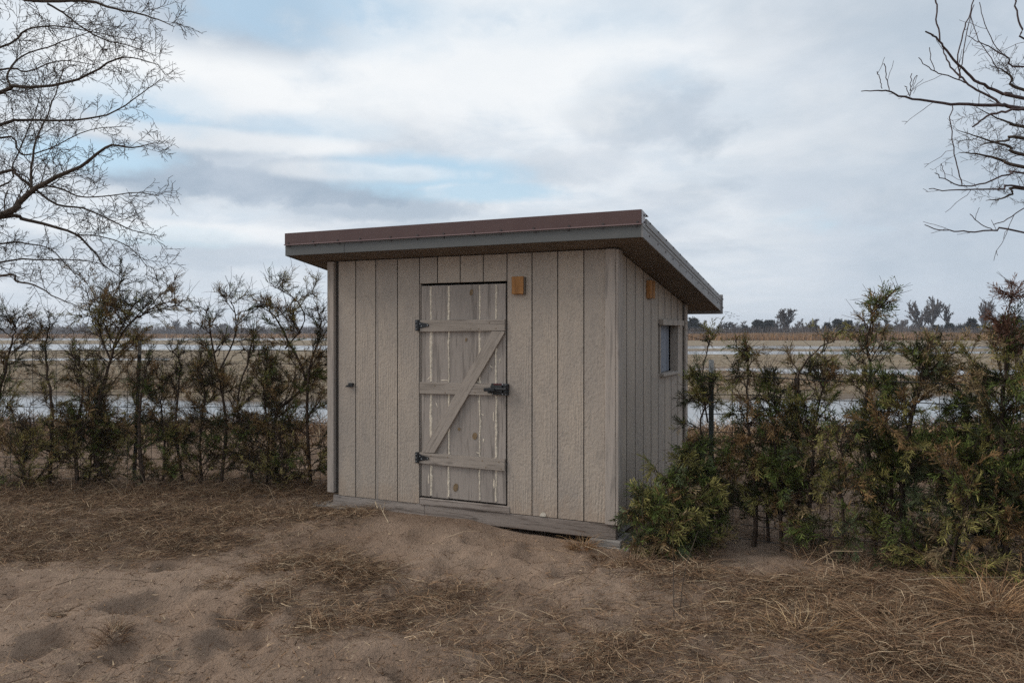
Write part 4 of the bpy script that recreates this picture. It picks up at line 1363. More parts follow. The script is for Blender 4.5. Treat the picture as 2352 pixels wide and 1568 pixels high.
nf += juniper("green juniper wrapped round the pale-tipped fence post", [(1655, 1240, 5.65), (1640, 1120, 5.65), (1610, 980, 5.7), (1645, 860, 5.65)], 0.25, 24, MIXR, 202, 0.10, 0.9, (0.07, 0.13), 0.018, extra=[([(1625, 970, 5.75), (1612, 880, 5.9), (1622, 810, 5.9), (1632, 775, 5.9)], 0.008, 0.30)], group=GR, droop=0.05)
nf += juniper("juniper with a bronze drooping crown beside the pale-tipped post", [(1728, 1255, RD), (1735, 1180, RD), (1725, 1050, RD), (1715, 900, RD), (1722, 795, RD)], 0.36, 28, [(BRONZE, 3.0), (OLIVE, 2.0), (TAN, 1.4), (GREEN, 1.2), (DARK, 0.6)], 203, 0.42, 0.9, (0.07, 0.13), 0.022, group=GR, droop=0.3)
nf += juniper("slim dark juniper hanging low just in front of the wire mesh", [(1795, 1270, RD - 0.1), (1790, 1150, RD - 0.1), (1780, 1000, RD - 0.05), (1790, 890, RD)], 0.27, 18, MIXR + [(DARK, 1.5)], 204, 0.12, 0.85, (0.07, 0.13), 0.018, group=GR, droop=0.15)
nf += juniper("juniper with a bare stem arching over the fence", [(1870, 1290, 5.35), (1858, 1150, 5.4), (1870, 1000, 5.4), (1850, 930, 5.4)], 0.32, 21, MIXR + [(TAN, 0.6)], 205, 0.12, 0.75, (0.07, 0.13), 0.02,
              extra=[([(1850, 935, 5.4), (1830, 880, 5.4), (1850, 830, 5.4), (1890, 795, 5.4), (1915, 785, 5.4)], 0.008, 0.22), ([(1865, 1000, 5.4), (1885, 900, 5.4), (1890, 850, 5.4)], 0.010, 0.5)], group=GR, top_bare=0.2)
nf += juniper("thin juniper with a crooked tip poking above the far treeline", [(2005, 1285, 5.2), (2008, 1150, 5.25), (1985, 980, 5.25), (1997, 850, 5.25), (1992, 780, 5.25), (2003, 715, 5.25)], 0.23, 31, [(OLIVE, 2), (GREEN, 2), (TAN, 1.0), (BRONZE, 1), (BLUEG, 1)], 206, 0.22, 0.7, (0.07, 0.13), 0.022, group=GR, top_bare=0.25, extra=[([(1998, 735, 5.25), (2010, 712, 5.25), (2035, 706, 5.25)], 0.004, 0.25)])
nf += juniper("big dense dark green juniper with a tan drooping top", [(2085, 1300, 5.1), (2070, 1150, 5.1), (2085, 1000, 5.15), (2115, 880, 5.15), (2125, 785, 5.15)], 0.46, 37, MIXR + [(DARK, 2.5), (TAN, 0.7)], 207, 0.30, 1.1, (0.07, 0.13), 0.028, group=GR, droop=0.12)
nf += juniper("feathery green juniper in front of the thin crooked-tipped one", [(1930, 1300, 5.1), (1935, 1200, 5.1), (1928, 1080, 5.15), (1942, 960, 5.15)], 0.34, 20, MIXR, 208, 0.15, 0.75, (0.07, 0.13), 0.016, group=GR, droop=0.2)
nf += juniper("medium dark juniper between the big dense one and the right edge tree", [(2192, 1270, 5.05), (2195, 1150, 5.05), (2215, 1000, 5.1), (2225, 890, 5.1)], 0.38, 28, MIXR + [(DARK, 2.0)], 209, 0.36, 0.95, (0.07, 0.13), 0.024, group=GR, droop=0.05)
nf += juniper("tall juniper with a reddish spire at the picture's right edge", [(2310, 1340, 4.8), (2305, 1150, 4.85), (2300, 950, 4.9), (2315, 820, 4.9), (2318, 770, 4.9)], 0.48, 40, MIXR + [(BLUEG, 1.5)], 210, 0.16, 0.95, (0.07, 0.13), 0.028, group=GR, droop=0.08, extra=[([(2308, 850, 4.85), (2312, 780, 4.85), (2318, 710, 4.85), (2324, 645, 4.85)], 0.007, 0.22, REDB)])
nf += juniper("drooping olive juniper low in front beside the right edge tree", [(2190, 1365, 4.65), (2185, 1290, 4.65), (2210, 1200, 4.7), (2240, 1120, 4.7)], 0.34, 20, MIXR + [(OLIVE, 2.0)], 211, 0.05, 0.95, (0.07, 0.13), 0.016, group=GR, droop=0.3)
nf += juniper("juniper cut off by the picture's right edge", [(2400, 1370, 4.7), (2395, 1200, 4.75), (2400, 1000, 4.8), (2395, 870, 4.8)], 0.48, 28, MIXR, 212, 0.08, 0.9, (0.07, 0.13), 0.024, group=GR, droop=0.08)
nf += juniper("low dark juniper filling the gap under the big dense one", [(2110, 1325, 4.85), (2100, 1260, 4.85), (2120, 1190, 4.9)], 0.36, 14, MIXR + [(DARK, 1.5)], 213, 0.1, 0.6, (0.07, 0.13), 0.014, group=GR, droop=0.1)
nf += juniper("thin dead-brown juniper between the bronze one and the slim dark one", [(1765, 1262, 5.6), (1760, 1130, 5.6), (1772, 980, 5.6), (1760, 860, 5.6)], 0.30, 24, [(BRONZE, 2.5), (OLIVE, 1.5), (DARK, 1.5)], 214, 0.15, 0.8, (0.07, 0.13), 0.015, group=GR, twigs=4)
nf += juniper("juniper with drooping green sprays behind the arching bare stem", [(1830, 1275, 5.5), (1838, 1130, 5.5), (1822, 990, 5.5), (1835, 880, 5.5)], 0.32, 26, MIXR, 215, 0.15, 0.85, (0.07, 0.13), 0.016, group=GR, droop=0.2)
nf += juniper("juniper filling the fence between the feathery green one and the big dense one", [(2040, 1295, 5.15), (2048, 1150, 5.15), (2035, 1000, 5.2), (2050, 880, 5.2)], 0.36, 30, MIXR + [(DARK, 1.0)], 216, 0.15, 0.85, (0.07, 0.13), 0.018, group=GR)
nf += juniper("juniper filling the fence left of the right edge tree", [(2255, 1310, 4.95), (2250, 1150, 4.95), (2262, 1000, 4.95), (2250, 900, 4.95)], 0.36, 30, MIXR + [(DARK, 1.0)], 217, 0.15, 0.85, (0.07, 0.13), 0.018, group=GR)
nf += juniper("short olive juniper low between the post clump and the slim bent one", [(372, 1105, LD), (378, 1030, LD), (370, 930, LD), (380, 870, LD)], 0.36, 22, MIXL, 113, 0.05, 0.9, S9, 0.014, group=GL, twigs=4)
nf += juniper("tangled brown juniper low between the slim bent one and the sparse tall one", [(465, 1092, LD), (460, 1010, LD), (470, 900, LD), (455, 830, LD)], 0.38, 24, MIXL, 114, 0.05, 0.9, S9, 0.014, group=GL, twigs=5)
nf += juniper("dense olive juniper low between the crossing stems and the windswept one", [(612, 1095, LD), (618, 1000, LD), (605, 900, LD), (615, 820, LD)], 0.38, 26, MIXL, 115, 0.05, 0.9, S9, 0.014, group=GL, twigs=5)
nf += juniper("dark juniper low between the olive one and the leaning tall one", [(205, 1112, LD + 0.1), (212, 1000, LD + 0.1), (222, 900, LD + 0.1)], 0.36, 22, MIXL + [(DARK, 1.5)], 116, 0.05, 0.9, S9, 0.014, group=GL, twigs=4)
print("juniper quads", nf)


# ------------------------------------------------------------------ bare trees reaching into the frame
def grow_twigs(lines, limb, r0, r1, r, spacing, lens, level, maxlevel, curl=0.12, rise=0.1, ang=(35, 65), frac0=0.08, minr=0.0014):
    """side shoots along a limb; appended to lines"""
    seg = np.linalg.norm(np.diff(limb, axis=0), axis=1)
    cum = np.concatenate([[0], np.cumsum(seg)])
    L = cum[-1]
    s = L * frac0 + r.uniform(0, spacing)
    while s < L:
        k = min(np.searchsorted(cum, s) - 1, len(limb) - 2)
        k = max(k, 0)
        f = (s - cum[k]) / (seg[k] + 1e-9)
        p = limb[k] + (limb[k + 1] - limb[k]) * f
        tg = (limb[k + 1] - limb[k]) / (seg[k] + 1e-9)
        a = math.radians(r.uniform(*ang))
        rv = r.normal(size=3)
        rv -= tg * np.dot(rv, tg)
        rv /= np.linalg.norm(rv)
        d = tg * math.cos(a) + rv * math.sin(a) + np.array([0, 0, rise])
        d /= np.linalg.norm(d)
        tt = s / L
        ln = r.uniform(*lens[level]) * (1.0 - 0.55 * tt)
        n = 6 if level == 0 else (5 if level == 1 else 3)
        cv = r.normal(0, curl, 3)
        t = np.linspace(0, 1, n)[:, None]
        pts = p + d * ln * t + cv * ln * t ** 2
        pts[1:-1] += r.normal(0, 0.018 * ln, (n - 2, 3))
        rr = max((r0 + (r1 - r0) * tt) * (0.42 if level == 0 else 0.55), minr)
        re = max(rr * 0.4, minr * 0.8)
        lines.append((pts, np.linspace(rr, re, n), level + 1))
        if level + 1 < maxlevel:
            grow_twigs(lines, pts, rr, re, r, spacing * 0.62, lens, level + 1, maxlevel, curl, rise, ang, 0.12, minr)
        s += spacing * r.uniform(0.5, 1.5)


def bare_tree(name, label, trunk, limbs, mat, seed, spacing, lens, maxlevel, minr, rise=0.1, curl=0.14, group=None, ang=(35, 65), thin=1.0):
    r = np.random.default_rng(seed)
    base = np.array(trunk[0][0][0])
    lines = []
    for pts, r0, r1 in trunk:
        lines.append((spline(pts, 16), np.linspace(r0, r1, 16), 0))
    fine = []
    for keys, r0, r1, sub in limbs:
        r0 = r0 * thin
        n = max(8, 3 * len(keys))
        pts = spline(keys, n)
        pts[1:-1] += r.normal(0, 0.0025, (n - 2, 3))
        lines.append((pts, np.linspace(r0, r1, n), 0))
        if sub > 0:
            grow_twigs(fine, pts, r0, r1, r, spacing / sub, lens, 0, maxlevel, curl, rise, ang, 0.05, minr)
    tree = empty(name, tuple(base))
    set_props(tree, label, "tree", group)
    V, F = tubes([(a, b) for a, b, _ in lines], 7)
    mesh_obj("trunk", npmesh("trunk", V - base, F, mat, None, True), tree)
    V, F = tubes([(a, b) for a, b, _ in fine], 3)
    mesh_obj("crown", npmesh("crown", V - base, F, mat, None, True), tree)
    return len(F)


def K(pts, d0, d1=None):
    d1 = d0 if d1 is None else d1
    n = max(len(pts) - 1, 1)
    return [P(x, y, d0 + (d1 - d0) * i / n) for i, (x, y) in enumerate(pts)]


tx = P(-330, 700, 7.6)
tb = np.array([tx[0], 7.6, gz(tx[0], 7.6) - 0.1])
trunkL = [([tb, tb + (0.08, 0, 1.0), tb + (0.0, 0.05, 2.0), tb + (0.15, 0, 3.2), tb + (0.1, 0.1, 4.6)], 0.17, 0.07)]


def tk(h):
    return tb + np.array([0.08, 0.02, h])


limbsL = [
    ([tk(2.3)] + K([(0, 497), (46, 461), (82, 433), (132, 406), (190, 380), (250, 335), (300, 340), (360, 328)], 7.0, 6.7), 0.055, 0.003, 1),
    (K([(73, 438), (72, 400), (76, 360), (84, 318), (112, 258), (130, 208), (150, 150)], 6.95, 7.2), 0.022, 0.003, 1),
    ([tk(2.4)] + K([(0, 499), (55, 504), (114, 518), (173, 538), (214, 575), (237, 607), (280, 640)], 7.1, 7.3), 0.035, 0.003, 1),
    ([tk(3.4)] + K([(0, 214), (27, 198), (91, 201), (182, 182), (255, 141), (300, 132), (365, 150)], 7.4, 7.0), 0.036, 0.003, 1),
    (K([(27, 200), (18, 173), (46, 132), (114, 107), (169, 87), (240, 60)], 7.35, 7.6), 0.018, 0.003, 1),
    ([tk(4.1)] + K([(-60, -10), (78, 4), (200, 2), (251, 18), (310, 30), (360, 44), (400, 62)], 6.6, 6.3), 0.030, 0.003, 1),
    (K([(109, 9), (150, 32), (182, 59), (237, 91), (300, 106), (360, 130)], 6.55, 6.7), 0.015, 0.003, 1),
    ([tk(3.2)] + K([(0, 287), (36, 276), (91, 276), (182, 276), (255, 260), (319, 219), (369, 182)], 7.8, 7.6), 0.030, 0.003, 1),
    ([tk(2.7)] + K([(0, 397), (36, 401), (70, 425), (130, 470), (196, 479), (255, 506), (300, 528), (360, 540)], 7.5, 7.2), 0.028, 0.003, 1),
    (K([(100, 425), (150, 437), (182, 451), (240, 452), (310, 442), (365, 450)], 6.95, 6.7), 0.014, 0.003, 1),
    ([tk(1.85)] + K([(0, 634), (36, 645), (80, 655), (128, 682), (190, 707)], 7.0, 6.8), 0.022, 0.003, 0.8),
    ([tk(2.0)] + K([(0, 602), (82, 597), (182, 597), (240, 608)], 7.4, 7.5), 0.018, 0.003, 1),
    ([tk(3.1)] + K([(0, 315), (40, 345), (62, 356), (120, 340), (200, 300), (290, 290)], 7.9, 8.0), 0.020, 0.003, 1),
    ([tk(4.0)] + K([(0, 110), (60, 70), (130, 60), (220, 75), (320, 95)], 8.0, 8.1), 0.022, 0.003, 1),
    (K([(173, 538), (240, 545), (300, 570), (340, 615)], 7.2, 7.1), 0.010, 0.003, 1),
    ([tk(2.2)] + K([(0, 560), (60, 560), (120, 575), (180, 640)], 7.6, 7.7), 0.018, 0.003, 0.9),
    ([tk(3.8)] + K([(0, 160), (60, 165), (140, 140), (220, 150)], 7.9, 8.2), 0.020, 0.003, 1),
    ([tk(2.6)] + K([(0, 430), (30, 380), (60, 310), (90, 230), (100, 160)], 8.2, 8.4), 0.020, 0.003, 1),
]
nb = bare_tree("bare_tree", "large leafless tree with dense fine twigs filling the upper left sky", trunkL, limbsL, M['bark'], 77, 0.074, [(0.18, 0.58), (0.08, 0.26), (0.03, 0.11)], 3, 0.0020, 0.10, 0.13, thin=0.6)
print("left tree quads", nb)


def KR(pts, d0, d1=None):
    return K([(1956.9 + x * 0.384, y * 0.384) for x, y in pts], d0, d1)


rb = np.array([P(2760, 700, 4.0)[0], 4.0, -0.05])
trunkR = [([rb, rb + (0.03, 0, 0.9), rb + (-0.05, 0.03, 1.8), rb + (0.05, 0, 2.8), rb + (0.0, 0, 3.6)], 0.10, 0.035)]


def tr(h):
    return rb + np.array([-0.02, 0.01, h])


limbsR = [
    ([tr(2.5)] + KR([(1029, 655), (900, 632), (760, 630), (600, 625), (450, 602), (300, 580), (215, 545), (140, 542), (55, 547)], 4.0, 3.9), 0.022, 0.002, 0.35),
    (KR([(222, 550), (208, 470), (190, 380)], 3.9), 0.0045, 0.0022, 0.3), (KR([(180, 532), (165, 480), (150, 428)], 3.9), 0.004, 0.002, 0.3),
    (KR([(348, 580), (330, 535), (315, 515)], 3.92), 0.004, 0.002, 0.3), (KR([(345, 575), (350, 520), (358, 440)], 3.92), 0.004, 0.002, 0.6), (KR([(345, 545), (365, 490), (387, 452)], 3.92), 0.003, 0.002, 0.3),
    ([tr(2.5)] + KR([(1029, 590), (950, 570), (850, 540), (760, 500), (680, 430), (600, 350), (540, 270), (490, 215), (440, 190)], 3.2, 3.1), 0.015, 0.003, 0.25),
    (KR([(525, 245), (505, 120), (498, 0), (490, -60)], 3.1), 0.006, 0.003, 0.2),
    (KR([(900, 632), (830, 580), (730, 530), (660, 470), (600, 410), (560, 340), (545, 290)], 4.0, 4.1), 0.013, 0.003, 0.6),
    (KR([(690, 500), (620, 470), (520, 440), (450, 405), (398, 345)], 4.1), 0.007, 0.002, 0.5), (KR([(500, 432), (475, 370), (463, 285)], 4.1), 0.004, 0.002, 0.4),
    (KR([(650, 470), (630, 350), (665, 200), (700, 100), (728, 0)], 4.05), 0.007, 0.003, 0.4), (KR([(640, 480), (660, 360), (690, 170), (730, 30)], 4.15), 0.006, 0.002, 0.4),
    (KR([(880, 440), (840, 360), (755, 230), (710, 100)], 4.3), 0.005, 0.002, 0.5), (KR([(930, 350), (850, 270), (790, 130), (762, 15)], 4.4), 0.005, 0.002, 0.6),
    (KR([(600, 635), (588, 720), (608, 880), (635, 1010), (658, 1105)], 4.0), 0.005, 0.003, 0.35),
    ([tr(2.2)] + KR([(1029, 1035), (950, 1040), (800, 1090), (670, 1112), (560, 1075), (495, 1035)], 4.2, 4.0), 0.012, 0.002, 0.5),
    ([tr(2.1)] + KR([(1029, 1120), (900, 1132), (720, 1132), (560, 1140), (460, 1130)], 4.1, 4.0), 0.012, 0.002, 0.45),
    (KR([(560, 1075), (545, 1020), (533, 978)], 4.0), 0.003, 0.002, 0.3),
    ([tr(1.85)] + KR([(1029, 1385), (850, 1380), (700, 1388), (600, 1380), (500, 1370), (435, 1345)], 3.9, 3.8), 0.010, 0.002, 0.5),
    (KR([(845, 1380), (770, 1340), (705, 1280)], 3.9), 0.0045, 0.002, 0.3), (KR([(1029, 1245), (930, 1310), (845, 1345)], 3.7), 0.005, 0.002, 0.3),
    ([tr(2.9)] + KR([(1029, 400), (940, 350), (860, 300), (780, 260), (690, 215)], 4.6), 0.012, 0.002, 0.9),
    ([tr(2.9)] + KR([(1100, 250), (1020, 180), (990, 80), (972, -20)], 4.0), 0.010, 0.004, 0.5),
    (KR([(720, 760), (800, 700), (900, 670), (1029, 650)], 2.9)[::-1], 0.010, 0.003, 0.0),
]
nb = bare_tree("bare_tree", "leafless tree with smooth reddish branches reaching in from the upper right edge", trunkR, limbsR, M['bark_red'], 88, 0.10, [(0.08, 0.32), (0.03, 0.10)], 2, 0.0015, 0.12, 0.10, ang=(35, 70), thin=0.5)
rb2 = np.array([P(2700, 700, 8.5)[0], 8.5, gz(P(2700, 700, 8.5)[0], 8.5) - 0.1])
trunkR2 = [([rb2, rb2 + (0.05, 0, 1.2), rb2 + (-0.05, 0, 2.4), rb2 + (0, 0, 4.2)], 0.13, 0.05)]


def tr2(h):
    return rb2 + np.array([0, 0, h])


limbsR2 = [([tr2((3.0, 3.1, 3.3, 3.5, 3.8, 2.8)[i])] + KR(k, 8.2 + 0.15 * i), 0.022, 0.003, 1) for i, k in enumerate((
    [(1029, 1000), (900, 960), (800, 930), (700, 915), (640, 912)], [(1029, 930), (950, 880), (850, 850), (740, 815), (630, 780)], [(1029, 830), (940, 840), (860, 850), (760, 870)],
    [(1029, 760), (960, 740), (850, 700), (740, 640)], [(1029, 540), (960, 470), (900, 420), (820, 390)], [(1029, 1130), (960, 1160), (880, 1190), (800, 1200)]))]
nb += bare_tree("bare_tree", "finer leafless tree behind the reddish branches at the right edge", trunkR2, limbsR2, M['bark'], 89, 0.085, [(0.25, 0.6), (0.10, 0.25), (0.04, 0.10)], 3, 0.0020, 0.1, 0.16)
print("right tree quads", nb)

# ------------------------------------------------------------------ dry grass
STRAWS = np.array([(0.36, 0.24, 0.145), (0.27, 0.16, 0.09), (0.15, 0.087, 0.052), (0.50, 0.37, 0.24), (0.08, 0.049, 0.032), (0.21, 0.155, 0.10)])
SW = np.array([0.20, 0.24, 0.24, 0.10, 0.16, 0.06])


def blades(x, y, z, length, width, lift, az, tint, r, bend=0.5, segs=3):
    """curved ribbons starting on the ground"""
    n = len(x)
    dx, dy = np.cos(az), np.sin(az)
    turn = r.normal(0, bend, n)
    pts = np.empty((n, segs + 1, 3))
    for s in range(segs + 1):
        t = s / segs
        a = az + turn * t
        pts[:, s, 0] = x + length * t * np.cos(a)
        pts[:, s, 1] = y + length * t * np.sin(a)
        pts[:, s, 2] = z + lift * length * (t - 0.55 * t * t) * 1.6
    roll = r.uniform(-1.2, 1.2, n)
    sx, sy, sz = -dy * np.cos(roll), dx * np.cos(roll), np.sin(roll)
    side = np.stack([sx, sy, sz], 1)
    wd = np.linspace(1.0, 0.25, segs + 1)
    L = pts - side[:, None, :] * (width[:, None] * wd[None, :] * 0.5)[:, :, None]
    R = pts + side[:, None, :] * (width[:, None] * wd[None, :] * 0.5)[:, :, None]
    V = np.stack([L, R], 2).reshape(n, -1, 3)
    q = 2 * (segs + 1)
    f = np.array([[2 * s, 2 * s + 1, 2 * s + 3, 2 * s + 2] for s in range(segs)])
    F = f[None] + (np.arange(n) * q)[:, None, None]
    T = np.repeat(tint[:, None, :], q, 1)
    return V.reshape(-1, 3), F.reshape(-1, 4), T.reshape(-1, 3)


def clear_of_shed(x, y, m=0.02):
    q = np.stack([x, y], 1) - SR
    lx, ly = q @ UX, q @ UY
    return ~((lx > -W_ - m) & (lx < m) & (ly > -m) & (ly < D_ + m))


def grass_field(name, label, n, region, dens, lens, wid, lift, seed, wind=-0.35, spreadaz=1.0, thick=0.0, segs=2):
    r = np.random.default_rng(seed)
    xs, ys = [], []
    got = 0
    while got < n:
        y = 1.0 / r.uniform(1 / region[3], 1 / region[2], n * 2)
        x = y * r.uniform(region[0], region[1], n * 2)
        k = (r.random(n * 2) < dens(x, y)) & clear_of_shed(x, y)
        xs.append(x[k])
        ys.append(y[k])
        got += int(k.sum())
        if len(xs) > 60:
            break
    x, y = np.concatenate(xs)[:n], np.concatenate(ys)[:n]
    n = len(x)
    z = hgt(x, y) + r.uniform(-0.004, 0.012, n) + thick * r.random(n) ** 1.5 * np.clip(fbm(x * 4, y * 4, 73, 3) + 0.55, 0, 1)
    patch = fbm(x * 1.3, y * 1.3, 71, 2)
    az = wind + patch * 5.0 + r.normal(0, spreadaz, n)
    pick = r.choice(len(STRAWS), n, p=SW / SW.sum())
    tint = STRAWS[pick] * r.uniform(0.7, 1.2, n)[:, None]
    V, F, T = blades(x, y, z, r.uniform(*lens, n) * (0.6 + 0.8 * r.random(n)), r.uniform(*wid, n), r.uniform(*lift, n), az, tint, r, 0.5, segs)
    o = mesh_obj(name, npmesh(name, V, F, M['straw'], T))
    set_props(o, label, "dry grass", kind="stuff")
    return o


VIEW = (-0.72, 0.72, 3.0, 9.3)
grass_field("dry_grass", "flattened brown dry grass matted over the sand", 80000, VIEW, lambda x, y: grass_density(x, y), (0.03, 0.12), (0.0018, 0.0044), (-0.10, 0.55), 301, spreadaz=1.8, thick=0.06)
grass_field("fallen_stalks", "scattered straw coloured stalks and stems lying on the sand", 4200, VIEW, lambda x, y: 0.06 + grass_density(x, y), (0.10, 0.34), (0.0022, 0.0048), (0.0, 0.20), 302, 0.5, 1.2)
grass_field("sand_debris", "tiny dark bits of dead leaves strewn over the sand", 20000, VIEW, lambda x, y: 0.28 + 0 * x, (0.006, 0.035), (0.002, 0.008), (0.0, 0.8), 303, 0.0, 3.0, segs=1)
# thicker standing grass along the foot of the fences
def foot(x, y):
    lf = np.exp(-((y - (LF_D - 0.35)) / 0.55) ** 2) * (x < -1.6) + 0.25 * (y > LF_D) * (y < 11.5)
    s = (x - p1[0]) * dirf[0] + (y - p1[1]) * dirf[1]
    t = -(x - p1[0]) * dirf[1] + (y - p1[1]) * dirf[0]
    rf = np.exp(-((t + 0.10) / 0.25) ** 2) * (s > 0.6) + 0.30 * (t > 0.1) * (x > 0.9)
    return np.clip((lf + rf) * (0.5 + fbm(x * 3, y * 3, 77, 3) * 1.6), 0, 1)


grass_field("fence_grass", "brown dry grass tangled along the foot of the wire fences", 28000, (-0.75, 0.75, 4.2, 13.0), foot, (0.08, 0.26), (0.002, 0.004), (0.15, 0.9), 304, 0.2, 1.6)


def field(x, y):
    return (hgt(x, y) > WATER_Z + 0.05) * np.clip(0.45 + fbm(x * 0.7, y * 0.7, 79, 3) * 2.0, 0.05, 1)


grass_field("marsh_grass", "short tan winter grass covering the marsh beyond the fences", 45000, (-0.75, 0.75, 11.0, 75.0), field, (0.12, 0.4), (0.008, 0.022), (0.3, 1.2), 305, 0.2, 3.0, segs=1)


def tuft(px, py, n, rad, label, seed, lens=(0.06, 0.16), lift=(0.1, 1.0), tint=None, cat="grass tuft"):
    r = np.random.default_rng(seed)
    x0, y0 = gpt(px, py)
    a = r.uniform(0, 2 * math.pi, n)
    q = rad * np.sqrt(r.random(n)) * 0.5
    x, y = x0 + np.cos(a) * q, y0 + np.sin(a) * q * 0.8
    z = hgt(x, y)
    az = a + r.normal(0, 0.6, n)
    pick = r.choice(len(STRAWS), n, p=SW / SW.sum())
    tc = STRAWS[pick] * r.uniform(0.8, 1.3, n)[:, None]
    if tint is not None:
        tc = tc * np.array(tint)
    b = np.array([x0, y0, gz(x0, y0)])
    V, F, T = blades(x, y, z, r.uniform(*lens, n), r.uniform(0.0018, 0.0034, n), r.uniform(*lift, n), az, tc, r, 0.7, 4)
    o = mesh_obj("grass_tuft", npmesh("grass_tuft", V - b, F, M['straw'], T), None, tuple(b))
    set_props(o, label, cat, "dry grass tufts on the sand")


tuft(1336, 1268, 260, 0.16, "tan dry grass tuft on the sand below the shed's near corner", 401, (0.05, 0.15), (0.1, 0.9), (1.4, 1.3, 1.1))
tuft(258, 1480, 240, 0.13, "small brown tuft alone on bare sand in the lower left", 402, (0.04, 0.11))
tuft(148, 1435, 120, 0.12, "dark sparse tuft beside the footprints at the far lower left", 403, (0.03, 0.09), (0.0, 0.5), (0.7, 0.7, 0.7))
tuft(560, 1455, 200, 0.14, "tuft at the end of a straight ridge of straw in the lower left sand", 404, (0.04, 0.12))
tuft(515, 1350, 220, 0.17, "flattened tuft on the sand left of the central grass patch", 405, (0.04, 0.12), (0.0, 0.6))
tuft(1110, 1188, 90, 0.12, "thin tuft growing against the shed's base below the door", 406, (0.05, 0.14), (0.3, 1.2))
tuft(1375, 1290, 150, 0.10, "small wiry tuft right below the near corner tuft", 407, (0.03, 0.09))
tuft(2060, 1490, 420, 0.30, "pale clump of long looping grass in the lower right", 408, (0.12, 0.32), (0.0, 0.6), (1.2, 1.15, 1.1))
tuft(1835, 1500, 130, 0.26, "yellow arching clump of long stems right of the bottom centre", 409, (0.16, 0.40), (0.05, 0.7), (1.15, 1.1, 0.95))
tuft(2280, 1440, 420, 0.36, "thick dry clump at the right edge below the edge juniper", 410, (0.12, 0.32), (0.3, 1.2), (1.25, 1.15, 1.0))
tuft(1450, 1320, 170, 0.20, "brown tuft on the small sand mound below the low juniper", 411, (0.05, 0.16), (0.2, 1.2))


def stick(name, label, lines, mat, cat):
    b = np.array(lines[0][0][0])
    V, F = tubes([(spline(k, 8), np.linspace(r0, r1, 8)) for k, r0, r1 in lines], 5)
    o = mesh_obj(name, npmesh(name, V - b, F, mat, None, True), None, tuple(b))
    set_props(o, label, cat)


def gp3(px, py, h=0.01):
    x, y = gpt(px, py)
    return np.array([x, y, gz(x, y) + h])


stick("dry_stick", "pale forked stick standing out of the grass patch by the shed", [([gp3(893, 1240, 0.0), gp3(880, 1222, 0.03), gp3(872, 1208, 0.06)], 0.004, 0.002), ([gp3(880, 1222, 0.03), gp3(884, 1205, 0.07)], 0.003, 0.002), ([gp3(868, 1218, 0.05), gp3(862, 1207, 0.075)], 0.005, 0.005)], M['bone'], "stick")
stick("dry_stick", "thin dark stick lying in the grass left of the shed", [([gp3(575, 1157), gp3(610, 1159, 0.02), gp3(645, 1159)], 0.006, 0.003)], M['bark'], "stick")
stick("dry_stick", "long straw stem lying across the bare sand in the lower left", [([gp3(303, 1555), gp3(400, 1510, 0.012), gp3(510, 1465, 0.01)], 0.0018, 0.0012)], M['bone'], "stem")
stick("dry_stick", "thin upright brown stem on the mound below the low juniper", [([gp3(1548, 1450, 0.0), gp3(1546, 1400, 0.20) * np.array([1, 1.0, 1]), gp3(1550, 1455, 0.0) + np.array([0.0, 0.05, 0.55])], 0.003, 0.0015)], M['bark'], "stem")
stick("dry_stick", "second thin brown stem leaning right on the same mound", [([gp3(1560, 1440, 0.0), gp3(1562, 1440, 0.0) + np.array([0.03, 0.02, 0.22]), gp3(1566, 1440, 0.0) + np.array([0.09, 0.03, 0.42])], 0.003, 0.0014)], M['bark'], "stem")
stick("dry_stick", "curved pale stem lying below the near corner grass tuft", [([gp3(1345, 1270, 0.02), gp3(1380, 1285, 0.03), gp3(1420, 1298, 0.01)], 0.003, 0.0016)], M['bone'], "stem")
stick("dry_stick", "long yellowish stem lying at an angle near the right side of the sand", [([gp3(2080, 1385, 0.05), gp3(2170, 1390, 0.06), gp3(2330, 1375, 0.06)], 0.0022, 0.0015)], M['bone'], "stem")
stick("dry_stick", "thin twig poking up against the shed base beside the door", [([gp3(972, 1195, 0.0), gp3(975, 1195, 0.0) + np.array([0.01, 0, 0.16])], 0.003, 0.002)], M['bark'], "stick")


# ------------------------------------------------------------------ far shore: reeds, scrub, trees, birds
def reed_band(name, label, n, ang, ys, hts, wid, cols, seed, cat):
    r = np.random.default_rng(seed)
    y = r.uniform(ys[0], ys[1], n)
    x = y * r.uniform(ang[0], ang[1], n)
    z = hgt(x, y) - 0.05
    h = r.uniform(*hts, n) * (0.75 + 0.9 * np.clip(fbm(x * 0.05, y * 0.05, 91, 3) + 0.5, 0, 1))
    w = r.uniform(*wid, n)
    az = r.uniform(0, math.pi, n)
    ln = r.normal(0, 0.25, (n, 2)) * h[:, None]
    V = np.empty((n, 4, 3))
    V[:, 0] = np.stack([x - np.cos(az) * w, y - np.sin(az) * w, z], 1)
    V[:, 1] = np.stack([x + np.cos(az) * w, y + np.sin(az) * w, z], 1)
    V[:, 2] = np.stack([x + ln[:, 0] + np.cos(az) * w * 0.3, y + ln[:, 1], z + h], 1)
    V[:, 3] = np.stack([x + ln[:, 0] - np.cos(az) * w * 0.3, y + ln[:, 1], z + h], 1)
    F = np.arange(n * 4).reshape(n, 4)
    cc = np.array(cols)
    t = np.clip(fbm(x * 0.03, y * 0.06, 93, 3) * 2 + 0.5 + r.normal(0, 0.2, n), 0, 0.999)
    T = np.repeat((cc[(t * len(cc)).astype(int)] * r.uniform(0.75, 1.2, n)[:, None])[:, None, :], 4, 1)
    o = mesh_obj(name, npmesh(name, V.reshape(-1, 3), F, M['reed'], T.reshape(-1, 3)))
    set_props(o, label, cat, kind="stuff")


